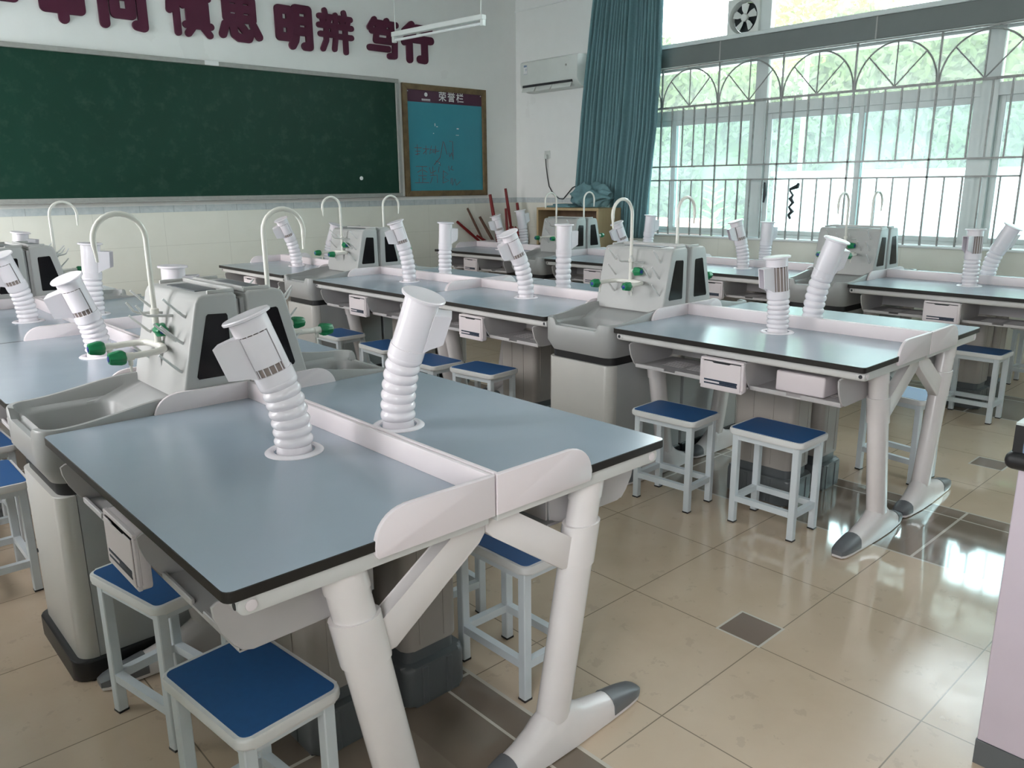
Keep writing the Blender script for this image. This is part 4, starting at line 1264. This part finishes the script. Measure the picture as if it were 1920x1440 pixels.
# exhaust fan in the upper window
fn = thing('exhaust_fan', 'white square exhaust fan set in the upper window', 'fan', (XW + 0.065, 3.305, 2.958))
bm = newbm(); hs = 0.168
bo = rrect(-hs, hs, -hs, hs, 0.012, 2); nb_ = 48
outer = [Vector((0, p[0], p[1])) for p in bo]
# square plate with a round hole: ring of quads from square to circle
sq, ci, ci2 = [], [], []
for k in range(nb_):
    t = 2 * PI * k / nb_; c, s = math.cos(t), math.sin(t); q = hs / max(abs(c), abs(s))
    sq.append(Vector((0, q * c, q * s))); ci.append(Vector((0, 0.150 * c, 0.150 * s))); ci2.append(Vector((0.05, 0.135 * c, 0.135 * s)))
back = [Vector((0.05, v.y, v.z)) for v in sq]
skin(bm, [ring(bm, back), ring(bm, sq), ring(bm, ci), ring(bm, ci2), ring(bm, [Vector((0.07, v.y, v.z)) for v in ci2])], cap0=False, cap1=False)
obj('fan_housing', bm, M['ac'], fn)
bm = newbm(); lathe(bm, [(0.134, 0), (0.134, 0.004)], 40, frame_to((0.068, 0, 0), (1, 0, 0))); obj('fan_shutter', bm, M['dark'], fn)
for k in range(5):
    a0 = 2 * PI * k / 5 + 0.35
    bm = newbm(); A = []
    for (r_, da, xx) in ((0.030, -0.35, 0.03), (0.075, -0.42, 0.022), (0.122, -0.30, 0.020), (0.126, 0.05, 0.030), (0.118, 0.28, 0.040), (0.07, 0.28, 0.042), (0.030, 0.3, 0.04)):
        A.append(Vector((xx, r_ * math.cos(a0 + da), r_ * math.sin(a0 + da))))
    skin(bm, [ring(bm, A), ring(bm, [v + Vector((0.003, 0, 0)) for v in A])]); obj('fan_blade', bm, M['ac'], fn)
bm = newbm(); lathe(bm, [(0.036, 0), (0.036, 0.03), (0.028, 0.036)], 20, frame_to((0.048, 0, 0), (-1, 0, 0))); obj('fan_hub', bm, M['ac'], fn)

# hanging lamp
lp = thing('hanging_lamp', 'unlit fluorescent batten lamp hanging on two thin rods', 'lamp', (3.885, 5.22, 2.87), math.radians(-174.0))
bm = newbm(); bx(bm, -0.03, 0.03, -0.62, 0.62, 0, 0.045, 0.004, 1); obj('lamp_housing', bm, M['lampwhite'], lp)
bm = newbm(); tube(bm, [(0, -0.60, -0.03), (0, 0.60, -0.03)], 0.013, 12); obj('lamp_tube', bm, M['tubeglass'], lp)
for s in (-1, 1):
    bm = newbm(); bx(bm, -0.02, 0.02, s * 0.605 - 0.018, s * 0.605 + 0.018, -0.052, 0.002, 0.003, 1); obj('lamp_holder', bm, M['lampwhite'], lp)
    bm = newbm(); tube(bm, [(0, s * 0.585, 0.044), (0, s * 0.585, ZC - 2.87 - 0.001)], 0.006, 8); obj('lamp_rod', bm, M['lampwhite'], lp)

# ------------------------------------------------------------------ counter at the right edge
ct = thing('lab_counter', 'white counter with black-edged blue-grey top at the right edge', 'counter', (0.973, -0.713, 0))
bm = newbm(); bx(bm, 0, 1.6, -0.70, 0, 0.068, 0.79, 0.002, 1); obj('counter_body', bm, M['cwhite'], ct)
bm = newbm(); bx(bm, -0.002, 1.6, -0.70, 0.002, 0, 0.068); obj('counter_plinth', bm, M['ductbase'], ct)
bm = newbm(); bx(bm, -0.028, 1.62, -0.72, 0.028, 0.79, 0.832, 0.019, 4); obj('edge_moulding', bm, M['black'], ct)
bm = newbm()
bx(bm, -0.012, 0.018, -0.71, 0.012, 0.832, 0.895); bx(bm, 0.018, 1.6, -0.018, 0.012, 0.832, 0.895); bx(bm, 1.57, 1.6, -0.71, -0.018, 0.832, 0.895)
obj('raised_border', bm, M['cblue'], ct)
bm = newbm(); bx(bm, -0.0145, 0.004, -0.006, 0.0145, 0.832, 0.8955); obj('corner_post', bm, M['black'], ct)
bm = newbm()
bx(bm, -0.014, 0.020, -0.71, 0.014, 0.895, 0.901); bx(bm, 0.020, 1.602, -0.020, 0.014, 0.895, 0.901)
obj('border_rim', bm, M['crim'], ct)
bm = newbm(); bx(bm, 0.018, 1.57, -0.71, -0.018, 0.832, 0.85); obj('inset_top', bm, M['cnavy'], ct)

# ------------------------------------------------------------------ outside the windows
bm = newbm(); bx(bm, XW + T, 60, -40, 45, -0.25, -0.05); struct('ground', bm, M['ground'], smooth=0)
bm = newbm(); bx(bm, XL - T - 30, XL - T, -40, 45, -0.25, -0.05); struct('ground_left', bm, M['ground'], smooth=0)
bm = newbm(); bx(bm, XW + T, 7.40, -6, 9, 2.735, 2.82); struct('trim_5', bm, M['alu'], smooth=0)
gw = thing('garden_wall', 'low white rendered wall outside behind the windows', 'wall', (12.6, 0, -0.05))
bm = newbm(); bx(bm, 0, 0.25, -16, 6.6, 0, 1.60); obj('wall_panel', bm, M['tilegrey'], gw, smooth=0)
bm = newbm(); bx(bm, -0.05, 0.30, -16, 6.65, 1.60, 1.68); obj('coping', bm, M['tilegrey'], gw, smooth=0)
bm = newbm(); bx(bm, -0.02, 0.0, -16, 6.6, 0.10, 0.70); obj('painted_band', bm, M['ground'], gw, smooth=0)
ctb = thing('play_barrier', 'low red and blue painted barrier outside, seen through the leftmost pane', 'barrier', (12.5, 0, -0.05))
bm = newbm(); bx(bm, 0, 0.3, 7.9, 9.6, 0, 0.80, 0.02, 1); obj('red_section', bm, M['court_red'], ctb)
bm = newbm(); bx(bm, 0, 0.3, 6.75, 7.9, 0, 0.62, 0.02, 1); obj('blue_section', bm, M['court_blue'], ctb)


def crown(bm, c, rx, ry, rz, n, size, rnd):
    for _ in range(n):
        a = rnd.uniform(0, 2 * PI); q = rnd.uniform(-1, 1); rr_ = rnd.uniform(0.55, 1.0) * (1 + 0.12 * math.sin(3 * a + 5 * q))
        h = math.sqrt(1 - q * q)
        p = Vector((c[0] + rx * rr_ * h * math.cos(a), c[1] + ry * rr_ * h * math.sin(a), c[2] + rz * rr_ * q))
        m = Matrix.Translation(p) @ Matrix.Rotation(rnd.uniform(0, 2 * PI), 4, 'Z') @ Matrix.Rotation(rnd.uniform(-1.3, 1.3), 4, 'X') @ Matrix.Rotation(rnd.uniform(-1.3, 1.3), 4, 'Y')
        s = size * rnd.uniform(0.6, 1.3)
        vs = [bm.verts.new(m @ Vector(v)) for v in ((-s, 0, 0), (-s * .3, -s * .38, s * .06), (s, 0, 0), (-s * .3, s * .38, s * .06))]
        bm.faces.new(vs)


rnd = random.Random(11)
hg = thing('hedge', 'tall dense green hedge filling the view behind the white garden wall', 'hedge', (18.0, 5.0, -0.05))
bm = newbm()
for _ in range(34000):
    y = rnd.uniform(-17, 19); top = 4.7 + 0.5 * math.sin(0.9 * y) + 0.35 * math.sin(2.3 * y + 1)
    z = rnd.uniform(0.1, top); dep = 0.9 * math.sin(1.7 * y + 2.1 * z) * 0.4 + rnd.uniform(-0.55, 0.2)
    m = Matrix.Translation((dep, y, z)) @ Matrix.Rotation(rnd.uniform(-0.9, 0.9), 4, 'Z') @ Matrix.Rotation(PI / 2 + rnd.uniform(-0.6, 0.6), 4, 'Y') @ Matrix.Rotation(rnd.uniform(0, 6.28), 4, 'Z')
    q = 0.15 * rnd.uniform(0.6, 1.3)
    bm.faces.new([bm.verts.new(m @ Vector(v)) for v in ((-q, 0, 0), (-q * .3, -q * .42, q * .06), (q, 0, 0), (-q * .3, q * .42, q * .06))])
obj('leaves', bm, M['leafH'], hg, smooth=0)
bm = newbm(); rows = []
for iy in range(73):
    y = -17 + iy * 0.5; top = 4.3 + 0.5 * math.sin(0.9 * y) + 0.35 * math.sin(2.3 * y + 1); f_ = 0.9 * math.sin(1.7 * y) * 0.3
    rows.append(ring(bm, [Vector(v) for v in ((0.1 + f_, y, 0), (0.0 + f_, y, top * 0.5), (0.2 + f_, y, top), (0.9, y, top), (1.1, y, 0))]))
skin(bm, rows); obj('inner_foliage', bm, M['leafH'], hg, smooth=60)
bm = newbm()
for k in range(14):
    y = -16 + k * 2.6; tube(bm, [(0.3, y, 0), (0.34, y + 0.1, 2.0), (0.3, y, 3.8)], [0.12, 0.09, 0.05], 7)
obj('stems', bm, M['bark'], hg)
for (x, y, zc, rr_, rz_, kd, lab) in ((27.0, 13.6, 6.9, 2.6, 1.9, 'B', 'tall pale tree top outside, left of the exhaust fan'), (27.0, 5.4, 6.9, 2.6, 1.8, 'A', 'tall pale tree top outside, right of the exhaust fan')):
    t = thing('tree', lab, 'tree', (x, y, -0.05), 0, 'tall trees beyond the hedge')
    bm = newbm(); tube(bm, [(0, 0, 0), (0.05, 0.02, zc * 0.5), (0, 0.05, zc)], [0.25, 0.18, 0.08], 9); obj('trunk', bm, M['bark'], t)
    bm = newbm(); crown(bm, (0, 0, zc), rr_ * .93, rr_ * 1.05, rz_, 2200, 0.24, rnd); obj('crown', bm, M['leaf' + kd], t, smooth=0)
bm = newbm(); tube(bm, [(9.8, 4.62, -0.05), (9.8, 4.62, 3.3)], 0.03, 10)
tag(obj('flag_pole', bm, M['tilegrey']), 'thin white pole standing outside behind the middle window pane', 'pole')
yp = thing('young_plant', 'slender young plant with bright leaves just outside the window', 'plant', (7.6, 4.50, -0.05))
bm = newbm(); tube(bm, [(0, 0, 0), (0.02, 0.03, 0.7), (-0.02, 0.05, 1.45)], [0.014, 0.01, 0.005], 7); obj('stem', bm, M['leafC'], yp)
bm = newbm()
for k in range(34):
    z = 0.45 + 1.0 * k / 34; a = k * 2.4
    m = Matrix.Translation((0, 0.04, z)) @ Matrix.Rotation(a, 4, 'Z') @ Matrix.Rotation(-0.5, 4, 'Y')
    s = 0.15 * (1.15 - 0.5 * k / 34)
    vs = [bm.verts.new(m @ Vector(v)) for v in ((0.01, 0, 0), (s * .8, -s * .32, 0.01), (s * 1.9, 0, -0.02), (s * .8, s * .32, 0.01))]
    bm.faces.new(vs)
obj('leaves', bm, M['leafC'], yp, smooth=0)
